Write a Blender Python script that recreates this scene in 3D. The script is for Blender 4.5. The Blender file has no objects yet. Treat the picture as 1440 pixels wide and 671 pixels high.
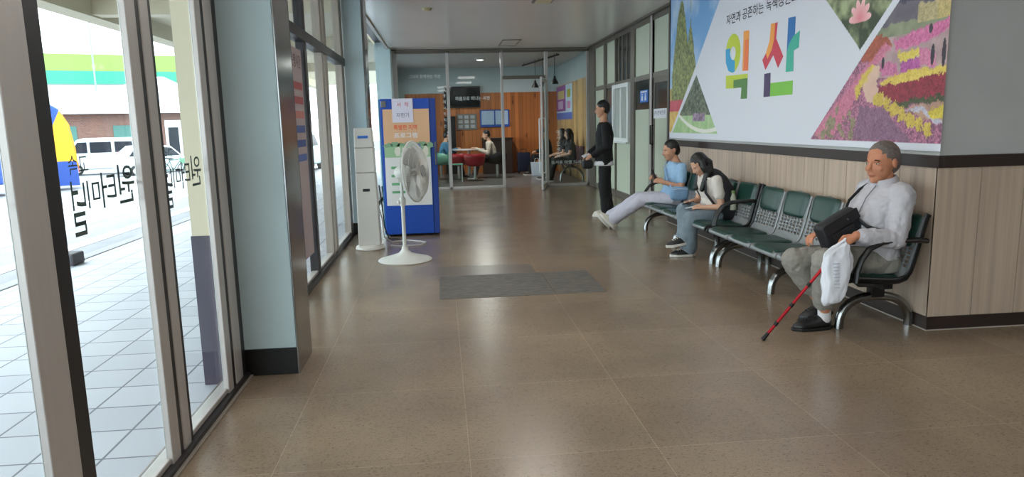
import bpy, bmesh, math, random
import numpy as np
from mathutils import Vector, Matrix, noise as mnoise
random.seed(7)
S = bpy.context.scene
COL = S.collection

# ------------------------------------------------------------------ camera
F_PX, PITCH, YAW, ROLL, EYE = 990.6, 0.161, 0.0962, 0.0236, 1.35
cam_d = bpy.data.cameras.new('camera')
cam_d.sensor_width = 36.0
cam_d.lens = F_PX / 1440.0 * 36.0
cam_d.clip_start, cam_d.clip_end = 0.05, 400
cam = bpy.data.objects.new('camera', cam_d)
COL.objects.link(cam)
_cy, _sy = math.cos(YAW), math.sin(YAW)
_f = Vector((_sy*math.cos(PITCH), _cy*math.cos(PITCH), -math.sin(PITCH)))
_r = Vector((_cy, -_sy, 0))
_d = _f.cross(_r)
_r2 = _r*math.cos(ROLL) + _d*math.sin(ROLL)
_d2 = -_r*math.sin(ROLL) + _d*math.cos(ROLL)
_m = Matrix((_r2, -_d2, -_f)).transposed().to_4x4()
_m.translation = Vector((0, 0, EYE))
cam.matrix_world = _m
S.camera = cam

# ------------------------------------------------------------------ world, added fill lamps for the hall, exposure
SKY_STRENGTH = 4.6
FILL_LAMP_W = 12.5
CAFE_LAMP_W = 10.0
S.view_settings.view_transform = 'Standard'
S.view_settings.look = 'None'
S.view_settings.gamma = 1
S.view_settings.use_curve_mapping = False
S.view_settings.exposure = 0.52
w = bpy.data.worlds.new('overcast_sky')
S.world = w
w.use_nodes = True
_b = w.node_tree.nodes['Background']
_b.inputs['Color'].default_value = (0.86, 0.94, 1.0, 1)
_b.inputs['Strength'].default_value = SKY_STRENGTH
S.cycles.max_bounces = 10
S.cycles.transparent_max_bounces = 16

def lamp(name, loc, sx, sy, watts, col=(1, .96, .9), rot=(0, 0, 0)):
    l = bpy.data.lights.new(name, 'AREA')
    l.shape = 'RECTANGLE'; l.size = sx; l.size_y = sy; l.energy = watts; l.color = col
    o = bpy.data.objects.new(name, l); COL.objects.link(o)
    o.location = loc; o.rotation_euler = rot
    return o
CEIL = 2.92
FILL_LAMPS = ((0.2, 1.4), (0.9, 4.2), (0.9, 7.0), (5.0, 1.4), (0.2, -1.6))  # invented lamp positions out of view, added to brighten the hall
for (lx, ly) in FILL_LAMPS:
    lamp('added_fill_light', (lx, ly, CEIL-.05), .55, 1.15, FILL_LAMP_W)

# ------------------------------------------------------------------ helpers
def srgb(r, g, b):
    f = lambda c: (c/255/12.92) if c/255 <= .04045 else ((c/255+.055)/1.055)**2.4
    return (f(r), f(g), f(b), 1)

def mat(name, col, rough=.5, metal=0, var=.0, scale=8, bump=0, stretch=(1, 1, 1), spec=.5, emit=0):
    m = bpy.data.materials.new(name); m.use_nodes = True
    nt = m.node_tree; n = nt.nodes; L = nt.links
    p = n['Principled BSDF']
    p.inputs['Roughness'].default_value = rough
    p.inputs['Metallic'].default_value = metal
    p.inputs['Specular IOR Level'].default_value = spec
    c = srgb(*col)
    p.inputs['Base Color'].default_value = c
    if emit:
        p.inputs['Emission Color'].default_value = c
        p.inputs['Emission Strength'].default_value = emit
    if var or bump:
        tc = n.new('ShaderNodeTexCoord'); mp = n.new('ShaderNodeMapping')
        mp.inputs['Scale'].default_value = stretch
        L.new(tc.outputs['Object'], mp.inputs['Vector'])
        tx = n.new('ShaderNodeTexNoise'); tx.inputs['Scale'].default_value = scale
        tx.inputs['Detail'].default_value = 5
        L.new(mp.outputs['Vector'], tx.inputs['Vector'])
        if var:
            r = n.new('ShaderNodeValToRGB')
            r.color_ramp.elements[0].position = .3; r.color_ramp.elements[1].position = .7
            r.color_ramp.elements[0].color = tuple(x*(1-var) for x in c[:3])+(1,)
            r.color_ramp.elements[1].color = tuple(min(1, x*(1+var)) for x in c[:3])+(1,)
            L.new(tx.outputs['Fac'], r.inputs['Fac']); L.new(r.outputs['Color'], p.inputs['Base Color'])
        if bump:
            b = n.new('ShaderNodeBump'); b.inputs['Strength'].default_value = bump; b.inputs['Distance'].default_value = .01
            L.new(tx.outputs['Fac'], b.inputs['Height']); L.new(b.outputs['Normal'], p.inputs['Normal'])
    return m

def glass_mat(name, tint=(.93, .97, .97), gloss=.05):
    m = bpy.data.materials.new(name); m.use_nodes = True
    nt = m.node_tree; n = nt.nodes; L = nt.links
    for x in list(n): n.remove(x)
    out = n.new('ShaderNodeOutputMaterial'); mix = n.new('ShaderNodeMixShader')
    t = n.new('ShaderNodeBsdfTransparent'); t.inputs['Color'].default_value = (*tint, 1)
    g = n.new('ShaderNodeBsdfGlossy'); g.inputs['Roughness'].default_value = .02
    fr = n.new('ShaderNodeLayerWeight'); fr.inputs['Blend'].default_value = .5
    pw = n.new('ShaderNodeMath'); pw.operation = 'POWER'; pw.inputs[1].default_value = 5
    ma = n.new('ShaderNodeMath'); ma.operation = 'MULTIPLY_ADD'; ma.inputs[1].default_value = .85*gloss*10; ma.inputs[2].default_value = .04*gloss*10; ma.use_clamp = True
    L.new(fr.outputs['Facing'], pw.inputs[0]); L.new(pw.outputs[0], ma.inputs[0])
    L.new(ma.outputs[0], mix.inputs[0]); L.new(t.outputs[0], mix.inputs[1]); L.new(g.outputs[0], mix.inputs[2])
    L.new(mix.outputs[0], out.inputs['Surface'])
    return m

ORG = {}
def V(*a): return Vector(a)

class MB:
    def __init__(s): s.v = []; s.f = []; s.mi = []; s.cur = 0
    def add(s, vs, fs):
        o = len(s.v); s.v += [Vector(x) for x in vs]
        s.f += [tuple(i+o for i in f) for f in fs]; s.mi += [s.cur]*len(fs)
        return s
    def box(s, x0, x1, y0, y1, z0, z1):
        x0, x1 = min(x0, x1), max(x0, x1); y0, y1 = min(y0, y1), max(y0, y1); z0, z1 = min(z0, z1), max(z0, z1)
        return s.add([(x0,y0,z0),(x1,y0,z0),(x1,y1,z0),(x0,y1,z0),(x0,y0,z1),(x1,y0,z1),(x1,y1,z1),(x0,y1,z1)],
                     [(0,3,2,1),(4,5,6,7),(0,1,5,4),(1,2,6,5),(2,3,7,6),(3,0,4,7)])
    def obox(s, c, a, b, d):
        c = Vector(c); a = Vector(a); b = Vector(b); d = Vector(d)
        vs = [c+i*a+j*b+k*d for k in (-1, 1) for (i, j) in ((-1,-1),(1,-1),(1,1),(-1,1))]
        fs = [(0,3,2,1),(4,5,6,7),(0,1,5,4),(1,2,6,5),(2,3,7,6),(3,0,4,7)]
        if a.cross(b).dot(d) < 0: fs = [f[::-1] for f in fs]
        return s.add(vs, fs)
    def loft(s, rings, cap=True, closed=False):
        n = len(rings[0]); vs = [p for r in rings for p in r]; fs = []
        R = len(rings)
        for i in range(R if closed else R-1):
            j = (i+1) % R
            for k in range(n):
                l = (k+1) % n
                fs.append((i*n+k, i*n+l, j*n+l, j*n+k))
        if cap and not closed:
            fs.append(tuple(range(n))[::-1]); fs.append(tuple((R-1)*n+k for k in range(n)))
        return s.add(vs, fs)
    def tube(s, pts, rad, n=12, closed=False, cap=True, flat=None):
        pts = [Vector(p) for p in pts]
        if not hasattr(rad, '__len__'): rad = [rad]*len(pts)
        N = len(pts); rings = []
        up = None
        for i in range(N):
            if closed: t = pts[(i+1) % N]-pts[i-1]
            else: t = pts[min(i+1, N-1)]-pts[max(i-1, 0)]
            t.normalize()
            if up is None:
                up = Vector((0, 0, 1)) if abs(t.z) < .9 else Vector((1, 0, 0))
                if flat: up = Vector(flat)
            a = t.cross(up)
            if a.length < 1e-5: a = t.cross(Vector((0, 1, .1)))
            a.normalize(); b = a.cross(t).normalized(); up = b
            if hasattr(rad[i], '__len__'): ra, rb = rad[i]
            else: ra = rb = rad[i]
            rings.append([pts[i]+a*ra*math.cos(2*math.pi*k/n)+b*rb*math.sin(2*math.pi*k/n) for k in range(n)])
        return s.loft(rings, cap, closed)
    def lathe(s, prof, c=(0, 0, 0), axis=(0, 0, 1), n=32, cap=True):
        ax = Vector(axis).normalized(); a = ax.orthogonal().normalized(); b = ax.cross(a); c = Vector(c)
        return s.loft([[c+ax*z+(a*math.cos(2*math.pi*k/n)+b*math.sin(2*math.pi*k/n))*max(r, 1e-4) for k in range(n)] for r, z in prof], cap)
    def ell(s, c, r, ax=None, n=20, m=12):
        c = Vector(c); ax = ax or (V(1,0,0), V(0,1,0), V(0,0,1))
        rings = []
        for i in range(1, m):
            th = math.pi*i/m - math.pi/2
            rings.append([c+ax[0]*r[0]*math.cos(th)*math.cos(2*math.pi*k/n)+ax[1]*r[1]*math.cos(th)*math.sin(2*math.pi*k/n)+ax[2]*r[2]*math.sin(th) for k in range(n)])
        vs = [p for q in rings for p in q]; fs = []
        R = len(rings)
        for i in range(R-1):
            for k in range(n):
                l = (k+1) % n; fs.append((i*n+k, i*n+l, (i+1)*n+l, (i+1)*n+k))
        vs += [c-ax[2]*r[2], c+ax[2]*r[2]]
        for k in range(n):
            fs.append((len(vs)-2, (k+1) % n, k)); fs.append((len(vs)-1, (R-1)*n+k, (R-1)*n+(k+1) % n))
        return s.add(vs, fs)
    def prism(s, poly, o, u, v, t):
        """poly in 2D, placed at o + x*u + y*v, thickness vector t"""
        o = Vector(o); u = Vector(u); v = Vector(v); t = Vector(t); n = len(poly)
        base = [o+u*x+v*y for x, y in poly]
        vs = base+[p+t for p in base]
        return s.add(vs, [tuple(range(n))[::-1], tuple(range(n, 2*n))]+[(k, (k+1) % n, n+(k+1) % n, n+k) for k in range(n)])
    def grid(s, fn, nu, nv, skip=None):
        vs = [fn(i/nu, j/nv) for j in range(nv+1) for i in range(nu+1)]
        fs = [(j*(nu+1)+i, j*(nu+1)+i+1, (j+1)*(nu+1)+i+1, (j+1)*(nu+1)+i) for j in range(nv) for i in range(nu) if not (skip and skip(i, j))]
        return s.add(vs, fs)
    def mesh(s, name, off=(0, 0, 0)):
        me = bpy.data.meshes.new(name); off = Vector(off)
        me.from_pydata([v-off for v in s.v], [], s.f); me.update()
        return me
    def build(s, name, mats, parent=None, smooth=False, bevel=0, solid=0, seg=2, fix=True, loc=None):
        off = Vector(ORG[parent.name]) if parent else (Vector(loc) if loc else s.center())
        me = s.mesh(name, off)
        if not isinstance(mats, (list, tuple)): mats = [mats]
        for m in mats: me.materials.append(m)
        for p, i in zip(me.polygons, s.mi): p.material_index = i
        if fix:
            b = bmesh.new(); b.from_mesh(me); bmesh.ops.recalc_face_normals(b, faces=b.faces); b.to_mesh(me); b.free()
        o = bpy.data.objects.new(name, me); COL.objects.link(o)
        if parent: o.parent = parent
        else: o.location = off
        ORG[o.name] = tuple(off)
        if bevel:
            d = o.modifiers.new('bevel', 'BEVEL'); d.width = bevel; d.segments = seg; d.limit_method = 'ANGLE'; d.angle_limit = math.radians(40)
        if solid:
            d = o.modifiers.new('solid', 'SOLIDIFY'); d.thickness = solid; d.offset = 0
        if smooth:
            for p in me.polygons: p.use_smooth = True
            if smooth != 'all': me.set_sharp_from_angle(angle=math.radians(40))
        return o
    def center(s):
        lo = [min(v[i] for v in s.v) for i in range(3)]; hi = [max(v[i] for v in s.v) for i in range(3)]
        return Vector(((lo[0]+hi[0])/2, (lo[1]+hi[1])/2, lo[2]))

def tag(o, label, cat, group=None, kind=None):
    o['label'] = label
    if cat: o['category'] = cat
    if group: o['group'] = group
    if kind: o['kind'] = kind
    return o
def struct(o, label=None):
    o['kind'] = 'structure'
    if label: o['label'] = label
    return o
def thing(name, loc, label, cat, group=None):
    o = bpy.data.objects.new(name, None); o.empty_display_size = .1
    COL.objects.link(o); o.location = loc; ORG[o.name] = tuple(loc)
    return tag(o, label, cat, group)
def kids(o): return [c for c in bpy.data.objects if c.parent == o]
def copy_tree(o, parent=None):
    c = o.copy(); COL.objects.link(c)
    if parent: c.parent = parent
    for ch in kids(o): copy_tree(ch, c)
    return c

_ftc = {}
def text(body, o, u, v, w=None, h=None, mat_=None, parent=None, name='lettering', thick=.002, bold=0):
    """lettering whose lower-left corner is o, running along u, rising along v; w / h fit the ink box"""
    c = bpy.data.curves.new('font', 'FONT'); c.body = body; c.offset = bold; c.resolution_u = 3
    t = bpy.data.objects.new('font', c); COL.objects.link(t)
    me = bpy.data.meshes.new_from_object(t.evaluated_get(bpy.context.evaluated_depsgraph_get()))
    bpy.data.objects.remove(t); bpy.data.curves.remove(c)
    vs = [x.co.copy() for x in me.vertices]; fs = [tuple(p.vertices) for p in me.polygons]
    bpy.data.meshes.remove(me)
    x0 = min(a.x for a in vs); x1 = max(a.x for a in vs); y0 = min(a.y for a in vs); y1 = max(a.y for a in vs)
    if w and h: sx, sy = w/(x1-x0), h/(y1-y0)
    elif w: sx = sy = w/(x1-x0)
    else: sx = sy = h/(y1-y0)
    o = Vector(o); u = Vector(u).normalized(); v = Vector(v).normalized()
    m = MB(); m.add([o+u*(a.x-x0)*sx+v*(a.y-y0)*sy for a in vs], fs)
    return m.build(name, mat_, parent, fix=False)

def mesh_from_eval(o):
    me = bpy.data.meshes.new_from_object(o.evaluated_get(bpy.context.evaluated_depsgraph_get()))
    old = o.data; o.modifiers.clear(); o.data = me; bpy.data.meshes.remove(old)
_tex = {}
def clouds(sz):
    if sz not in _tex:
        t = bpy.data.textures.new('folds', 'CLOUDS'); t.noise_scale = sz; t.noise_depth = 2; _tex[sz] = t
    return _tex[sz]
def remesh(mb, name, m, parent, voxel=.008, smooth=4, fold=0, fsize=.06):
    """closes overlapping volumes into one continuous smooth surface"""
    o = mb.build(name, m, parent)
    d = o.modifiers.new('r', 'REMESH'); d.mode = 'VOXEL'; d.voxel_size = voxel
    d = o.modifiers.new('s', 'SMOOTH'); d.iterations = smooth; d.factor = .5
    if fold:
        d = o.modifiers.new('d', 'DISPLACE'); d.texture = clouds(fsize); d.strength = fold; d.mid_level = .5; d.texture_coords = 'LOCAL'
    mesh_from_eval(o)
    for p in o.data.polygons: p.use_smooth = True
    if not o.data.materials: o.data.materials.append(m)
    return o

# ------------------------------------------------------------------ materials
M = {}
M['alu'] = mat('silver_aluminium', (186, 180, 176), .4, .3, .04, 30, stretch=(1, 1, .05))
M['alu_dark'] = mat('dark_bronze_frame', (40, 36, 38), .4, .2)
M['beige_alu'] = mat('beige_frame', (150, 140, 130), .45, .3)
M['steel'] = mat('brushed_stainless', (150, 150, 150), .16, 1, .05, 20, stretch=(1, 1, .02))
M['chrome'] = mat('polished_steel_tube', (150, 152, 152), .22, 1)
M['blue_paint'] = mat('pale_blue_paint', (190, 211, 216), .55, 0, .03, 3, .02)
M['black_base'] = mat('black_skirting', (14, 14, 15), .4)
M['black'] = mat('black_plastic', (16, 16, 17), .42)
M['glass'] = glass_mat('clear_glass')
M['glass_cafe'] = glass_mat('lounge_glass', (.83, .87, .87), .045)
M['white_wall'] = mat('grey_white_wall', (176, 176, 174), .6, 0, .03, 4, .03)
M['rail'] = mat('dark_brown_rail', (48, 36, 32), .42, 0, .15, 6, stretch=(1, 1, 10))
M['green_panel'] = mat('pale_green_panel', (190, 197, 176), .45, 0, .02, 2)
M['frame_grey'] = mat('grey_brown_frame', (112, 105, 96), .4, .45)
M['white'] = mat('white_plastic', (222, 224, 222), .4)
M['dark_glass'] = mat('dark_tinted_glass', (46, 50, 48), .1)
M['paper'] = mat('white_paper', (226, 226, 230), .7)
M['ink'] = mat('black_ink', (38, 38, 44), .7)
M['blue_sign'] = mat('blue_sign', (40, 110, 200), .5)
M['red_ink'] = mat('red_ink', (205, 60, 70), .7)

# ------------------------------------------------------------------ setting: floor
def floor_mat():
    m = bpy.data.materials.new('polished_vinyl_tile'); m.use_nodes = True
    nt = m.node_tree; n = nt.nodes; L = nt.links; p = n['Principled BSDF']
    tc = n.new('ShaderNodeTexCoord')
    mp = n.new('ShaderNodeMapping'); mp.inputs['Location'].default_value = (-.067, -3.52+8*.82, 0)
    L.new(tc.outputs['Object'], mp.inputs['Vector'])
    br = n.new('ShaderNodeTexBrick'); br.offset = 0; br.squash = 1
    br.inputs['Scale'].default_value = 1; br.inputs['Brick Width'].default_value = .785; br.inputs['Row Height'].default_value = .82
    br.inputs['Mortar Size'].default_value = .0018; br.inputs['Mortar Smooth'].default_value = .3
    br.inputs['Color1'].default_value = srgb(149, 131, 111); br.inputs['Color2'].default_value = srgb(141, 123, 104)
    br.inputs['Mortar'].default_value = srgb(172, 154, 132)
    L.new(mp.outputs['Vector'], br.inputs['Vector'])
    mp2 = n.new('ShaderNodeMapping'); mp2.inputs['Location'].default_value = (.2, .11, 0); L.new(tc.outputs['Object'], mp2.inputs['Vector'])
    b2 = n.new('ShaderNodeTexBrick'); b2.offset = .5; b2.inputs['Scale'].default_value = 1
    b2.inputs['Brick Width'].default_value = .785; b2.inputs['Row Height'].default_value = .41
    b2.inputs['Mortar Size'].default_value = .0012
    b2.inputs['Color1'].default_value = (1, 1, 1, 1); b2.inputs['Color2'].default_value = (.93, .93, .93, 1); b2.inputs['Mortar'].default_value = (.84, .84, .84, 1)
    L.new(mp2.outputs['Vector'], b2.inputs['Vector'])
    no = n.new('ShaderNodeTexNoise'); no.inputs['Scale'].default_value = 1.3; no.inputs['Detail'].default_value = 6; L.new(tc.outputs['Object'], no.inputs['Vector'])
    r1 = n.new('ShaderNodeValToRGB'); r1.color_ramp.elements[0].color = (.80, .80, .82, 1); r1.color_ramp.elements[1].color = (1.12, 1.10, 1.06, 1)
    r1.color_ramp.elements[0].position = .3; r1.color_ramp.elements[1].position = .7
    L.new(no.outputs['Fac'], r1.inputs['Fac'])
    mps = n.new('ShaderNodeMapping'); mps.inputs['Scale'].default_value = (1, 2.2, 1); L.new(tc.outputs['Object'], mps.inputs['Vector'])
    sp = n.new('ShaderNodeTexNoise'); sp.inputs['Scale'].default_value = 70; sp.inputs['Detail'].default_value = 2; sp.inputs['Distortion'].default_value = 1.5
    L.new(mps.outputs['Vector'], sp.inputs['Vector'])
    r2 = n.new('ShaderNodeValToRGB'); r2.color_ramp.elements[0].position = .34; r2.color_ramp.elements[1].position = .42
    r2.color_ramp.elements[0].color = (.5, .47, .45, 1); r2.color_ramp.elements[1].color = (1, 1, 1, 1)
    L.new(sp.outputs['Fac'], r2.inputs['Fac'])
    cur = br.outputs['Color']
    for s in (b2.outputs['Color'], r1.outputs['Color'], r2.outputs['Color']):
        x = n.new('ShaderNodeMix'); x.data_type = 'RGBA'; x.blend_type = 'MULTIPLY'; x.inputs[0].default_value = 1
        L.new(cur, x.inputs[6]); L.new(s, x.inputs[7]); cur = x.outputs[2]
    L.new(cur, p.inputs['Base Color'])
    rr = n.new('ShaderNodeMapRange'); rr.inputs[3].default_value = .16; rr.inputs[4].default_value = .26
    L.new(no.outputs['Fac'], rr.inputs[0]); L.new(rr.outputs[0], p.inputs['Roughness'])
    p.inputs['Specular IOR Level'].default_value = .55
    bn = n.new('ShaderNodeTexNoise'); bn.inputs['Scale'].default_value = 9; bn.inputs['Detail'].default_value = 3; L.new(tc.outputs['Object'], bn.inputs['Vector'])
    bu = n.new('ShaderNodeBump'); bu.inputs['Strength'].default_value = .05; bu.inputs['Distance'].default_value = .01
    L.new(bn.outputs['Fac'], bu.inputs['Height'])
    b3 = n.new('ShaderNodeBump'); b3.inputs['Strength'].default_value = .25; b3.inputs['Distance'].default_value = .002
    L.new(sp.outputs['Fac'], b3.inputs['Height']); L.new(bu.outputs['Normal'], b3.inputs['Normal'])
    L.new(b3.outputs['Normal'], p.inputs['Normal'])
    return m
M['floor'] = floor_mat()
M['cafe_floor'] = mat('grey_lounge_tile', (112, 109, 106), .3, 0, .08, 3)
XL = -1.15
f = MB(); f.box(XL-.1, 9, -6, 15.16, -.12, 0); struct(f.build('floor', M['floor'], loc=(0, 0, 0)))
f = MB(); f.box(XL-.1, 3.4, 15.16, 20.1, -.12, 0.0); struct(f.build('floor', M['cafe_floor'], loc=(0, 0, 0)), 'grey tiled floor of the glazed lounge')
M['ceil'] = mat('painted_ceiling_panel', (232, 227, 223), .24, 0, .02, 1.2, spec=.9)
c = MB(); c.box(-1.0, 9, -6, 4.03, CEIL, CEIL+.1); c.box(-1.0, 3.3, 4.03, 15.16, CEIL, CEIL+.1)
struct(c.build('ceiling', M['ceil'], loc=(0, 0, 0)))
M['cafe_ceil'] = mat('lounge_ceiling', (206, 207, 205), .7)
c = MB(); c.box(-1.2, 3.4, 15.16, 20.1, CEIL, CEIL+.1); struct(c.build('ceiling', M['cafe_ceil'], loc=(0, 0, 0)), 'grey ceiling of the glazed lounge')
# edge moulding of the ceiling and the dark curtain recess along the windows
t = MB(); t.box(-1.03, -.98, -6, 15.16, CEIL-.035, CEIL+.1); struct(t.build('trim_1', M['alu']), 'pale edge strip of the ceiling above the windows')
t = MB(); t.box(-1.25, -.99, -6, 15.16, CEIL+.10, CEIL+.16); struct(t.build('trim_2', M['alu_dark']), 'dark recess above the windows')
t = MB(); t.box(3.13, 3.2, 9.2, 15.1, CEIL-.03, CEIL); t.box(-.95, 3.2, 15.08, 15.16, CEIL-.03, CEIL)
struct(t.build('trim_3', M['frame_grey']), 'thin moulding where the ceiling meets the partition')
# roof slab so no light leaks in from above
t = MB(); t.box(-1.3, 9.1, -6.1, 20.3, CEIL+.17, CEIL+.3); struct(t.build('ceiling_slab', M['ceil']))

# ------------------------------------------------------------------ right bench wall
M['wood'] = mat('pale_wood_laminate', (180, 160, 142), .5, 0, .16, 26, .02, stretch=(1, 1, .03))
WX, EY = 3.01, 4.03
b = MB(); b.box(WX+.012, WX+.2, EY+.2, 9.2, 0, CEIL); struct(b.build('wall_right', M['white_wall']), 'grey white wall behind the benches')
b = MB(); b.box(WX+.012, 9, EY+.012, EY+.2, 0, CEIL); struct(b.build('wall_right', M['white_wall']), 'grey wall end face right of the banner')
b = MB()
y = EY+.30
edges = [EY]+[EY+.05+.31*i for i in range(1, 17)]+[9.2]
for a, c_ in zip(edges, edges[1:]):
    b.box(WX, WX+.012, a+.0025, c_-.0025, .085, 1.03)
x = WX; xs = [WX, 3.30]+[3.30+.29*i for i in range(1, 20)]
for a, c_ in zip(xs, xs[1:]):
    b.box(a+.0025 if a > WX else a, c_-.0025, EY, EY+.012, .085, 1.03)
struct(b.build('trim_4', M['wood']), 'pale wood panelling with upright joints below the rail')
b = MB(); b.box(WX-.012, WX+.02, EY-.012, 9.2, 1.025, 1.10); b.box(WX+.02, 9, EY-.012, EY+.02, 1.025, 1.10)
struct(b.build('trim_5', M['rail'], bevel=.003), 'dark brown chair rail above the panelling')
b = MB(); b.box(WX-.006, WX+.02, EY-.006, 9.2, 0, .088); b.box(WX+.02, 9, EY-.006, EY+.02, 0, .088)
struct(b.build('baseboard_right', M['rail']))
b = MB(); b.box(WX-.012, WX-.006, EY-.012, 9.2, 0, .006); b.box(WX-.006, 9, EY-.012, EY-.006, 0, .006)
struct(b.build('trim_6', mat('sealant_line', (170, 160, 150), .6)), 'pale sealant line under the baseboard')
M['lit'] = mat('fill_lamp_diffuser', (255, 250, 240), .5, emit=1.5)  # glow for the diffusers of the added fill lamps
# far concourse shell to the right and behind the camera
b = MB(); b.box(9, 9.15, -6, EY, 0, CEIL); struct(b.build('wall_right', M['white_wall']), 'far wall of the side hall')
b = MB(); b.box(-1.2, 9, -6.15, -6, 0, CEIL); struct(b.build('wall_back', M['white_wall']))
for (lx, ly), wh_ in zip(FILL_LAMPS, ('above the entrance', 'above the near end of the benches', 'above the standing fan', 'in the side hall', 'behind the viewpoint')):  # made-up fixtures to go with the added fill lights, all out of view
    r = thing('ceiling_light', (lx, ly, CEIL), 'added unseen fill lamp, flat oblong white, '+wh_, 'ceiling light')
    q = MB(); q.box(lx-.3, lx+.3, ly-.6, ly+.6, CEIL-.03, CEIL-.001); q.build('housing', M['white'], r, bevel=.005)
    q = MB(); q.box(lx-.275, lx+.275, ly-.575, ly+.575, CEIL-.036, CEIL-.03); q.build('diffuser', M['lit'], r)

# ------------------------------------------------------------------ left window wall
def upright(x0, x1, y0, y1, z0, z1, m, name, label, bev=.004):
    q = MB(); q.box(x0, x1, y0, y1, z0, z1); return struct(q.build(name, m, bevel=bev), label)
GX = -1.146
F0, F1 = -1.148, -1.12
for i_, (y0_, y1_, m_, l_) in enumerate(((1.972, 2.12, 'alu', 'wide silver post between the window panes'), (2.122, 2.205, 'alu_dark', 'black door stile beside the wide silver post'),
        (2.78, 2.866, 'alu', 'silver mullion left half'), (2.868, 2.908, 'alu_dark', 'black gasket of the silver mullion'), (2.91, 2.99, 'alu', 'silver mullion right half'), (2.992, 3.025, 'alu_dark', 'thin black edge of the silver mullion'),
        (3.545, 3.625, 'alu', 'silver post before the pillar'), (3.627, 3.675, 'alu_dark', 'black gasket before the pillar'), (3.677, 3.80, 'alu', 'silver post against the blue pillar'), (3.802, 3.878, 'alu_dark', 'black strip against the blue pillar'))):
    upright(F0, F1-(0 if m_ == 'alu' else .004), y0_, y1_, 0, CEIL+.1, M[m_], 'trim_%d' % (7+i_), l_)
upright(-1.22, -1.10, -6, 3.87, 0, .03, M['alu_dark'], 'trim_16', 'dark window sill of the near glazing')
upright(-1.17, -1.085, -6, 3.87, .0, .012, M['beige_alu'], 'trim_17', 'metal threshold of the near glazing')
upright(-1.19, -1.13, -6, 3.87, .031, .055, M['alu'], 'trim_17', 'silver glazing bead of the near glazing')
for yy in (-5.9, -4.6, -3.3, -2.0, -.7, .6):
    upright(-1.175, -1.12, yy, yy+.09, 0, CEIL+.1, M['alu'], 'trim_18', 'silver mullion behind the viewpoint')
k = 1
def pane(y0, y1, z0, z1, x=GX, m=None):
    global k
    q = MB(); q.box(x-.004, x+.004, y0, y1, z0, z1)
    o = struct(q.build('window_%d' % k, m or M['glass'])); k += 1
    return o
for y0, y1 in ((-6, -5.9), (-5.81, -4.6), (-4.51, -3.3), (-3.21, -2.0), (-1.91, -.7), (-.61, .6), (.69, 1.972), (2.205, 2.78), (3.025, 3.545)):
    pane(y0, y1, .05, CEIL+.1)
# second glazed bay (behind the blue pillar) with a transom
G2 = -1.19
for y0, y1, m, nm in ((4.24, 4.32, 'beige_alu', 'post'), (5.78, 5.88, 'alu_dark', 'post'), (6.46, 6.56, 'alu_dark', 'stile'), (7.38, 7.47, 'beige_alu', 'mullion'), (7.60, 7.72, 'beige_alu', 'mullion'), (8.82, 9.04, 'beige_alu', 'end post')):
    upright(G2-.04, G2+.04, y0, y1, 0, CEIL+.1, M[m], 'trim_19', '%s of the far glazing' % nm)
upright(G2-.05, G2+.055, 4.24, 9.05, 2.10, 2.19, M['alu_dark'], 'trim_20', 'dark transom across the far glazing')
upright(G2-.05, G2+.06, 4.24, 9.05, 0, .045, M['alu_dark'], 'trim_21', 'dark sill of the far glazing')
upright(G2-.03, G2+.03, 4.24, 9.05, .046, .07, M['alu'], 'trim_21', 'silver bead of the far glazing')
for y0, y1 in ((4.32, 5.78), (5.88, 6.46), (6.56, 7.38), (7.47, 7.60), (7.72, 8.82)):
    pane(y0, y1, .05, 2.10, G2); pane(y0, y1, 2.19, CEIL+.1, G2)
for y0, y1 in ((9.38, 9.46), (12.0, 12.1), (14.8, 14.9)):
    upright(G2-.04, G2+.04, y0, y1, 0, CEIL+.1, M['beige_alu'], 'trim_22', 'beige post of the glazing behind the vending machine')
for y0, y1 in ((9.46, 12.0), (12.1, 14.8)): pane(y0, y1, .05, CEIL+.1, G2)
upright(G2-.05, G2+.05, 9.38, 15, 0, .05, M['alu_dark'], 'trim_23', 'dark sill behind the vending machine')
# pillars
def pillar(x0, x1, y0, y1, nm, label, steel=True):
    q = MB(); q.box(x0, x1, y0, y1, .15, CEIL+.1)
    struct(q.build(nm, M['blue_paint'], bevel=.004), label)
    q = MB(); q.box(x0-.004, x1+.002, y0-.006, y1, 0, .15)
    struct(q.build('baseboard_left', M['black_base']), 'black base of '+label)
    if steel:
        q = MB(); q.box(x1, x1+.012, y0-.008, y1+.01, 0, CEIL); struct(q.build('trim_24', M['steel'], bevel=.003), 'stainless steel facing of '+label)
pillar(-1.155, -.845, 3.88, 4.235, 'wall_pillar', 'the near pale blue pillar')
pillar(-1.15, -.915, 9.06, 9.38, 'wall_pillar', 'the pale blue pillar beside the white kiosk', False)
q = MB(); q.box(-.915, -.885, 9.05, 9.39, 0, CEIL); struct(q.build('trim_25', M['steel']), 'steel edge of the second pillar')
pillar(-1.25, -.95, 14.7, 15.1, 'wall_pillar', 'the pale blue pillar at the lounge glass', False)
q = MB(); q.box(-1.34, -1.165, 3.86, 4.25, .80, 3.2); struct(q.build('wall_pillar', mat('beige_paint', (204, 194, 166), .6)), 'beige outer face of the near pillar')
q = MB(); q.box(-1.345, -1.16, 3.855, 4.255, -.05, .80); struct(q.build('wall_pillar', mat('plum_paint', (62, 54, 70), .6)), 'dark plum foot of the outer pillar')

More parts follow.
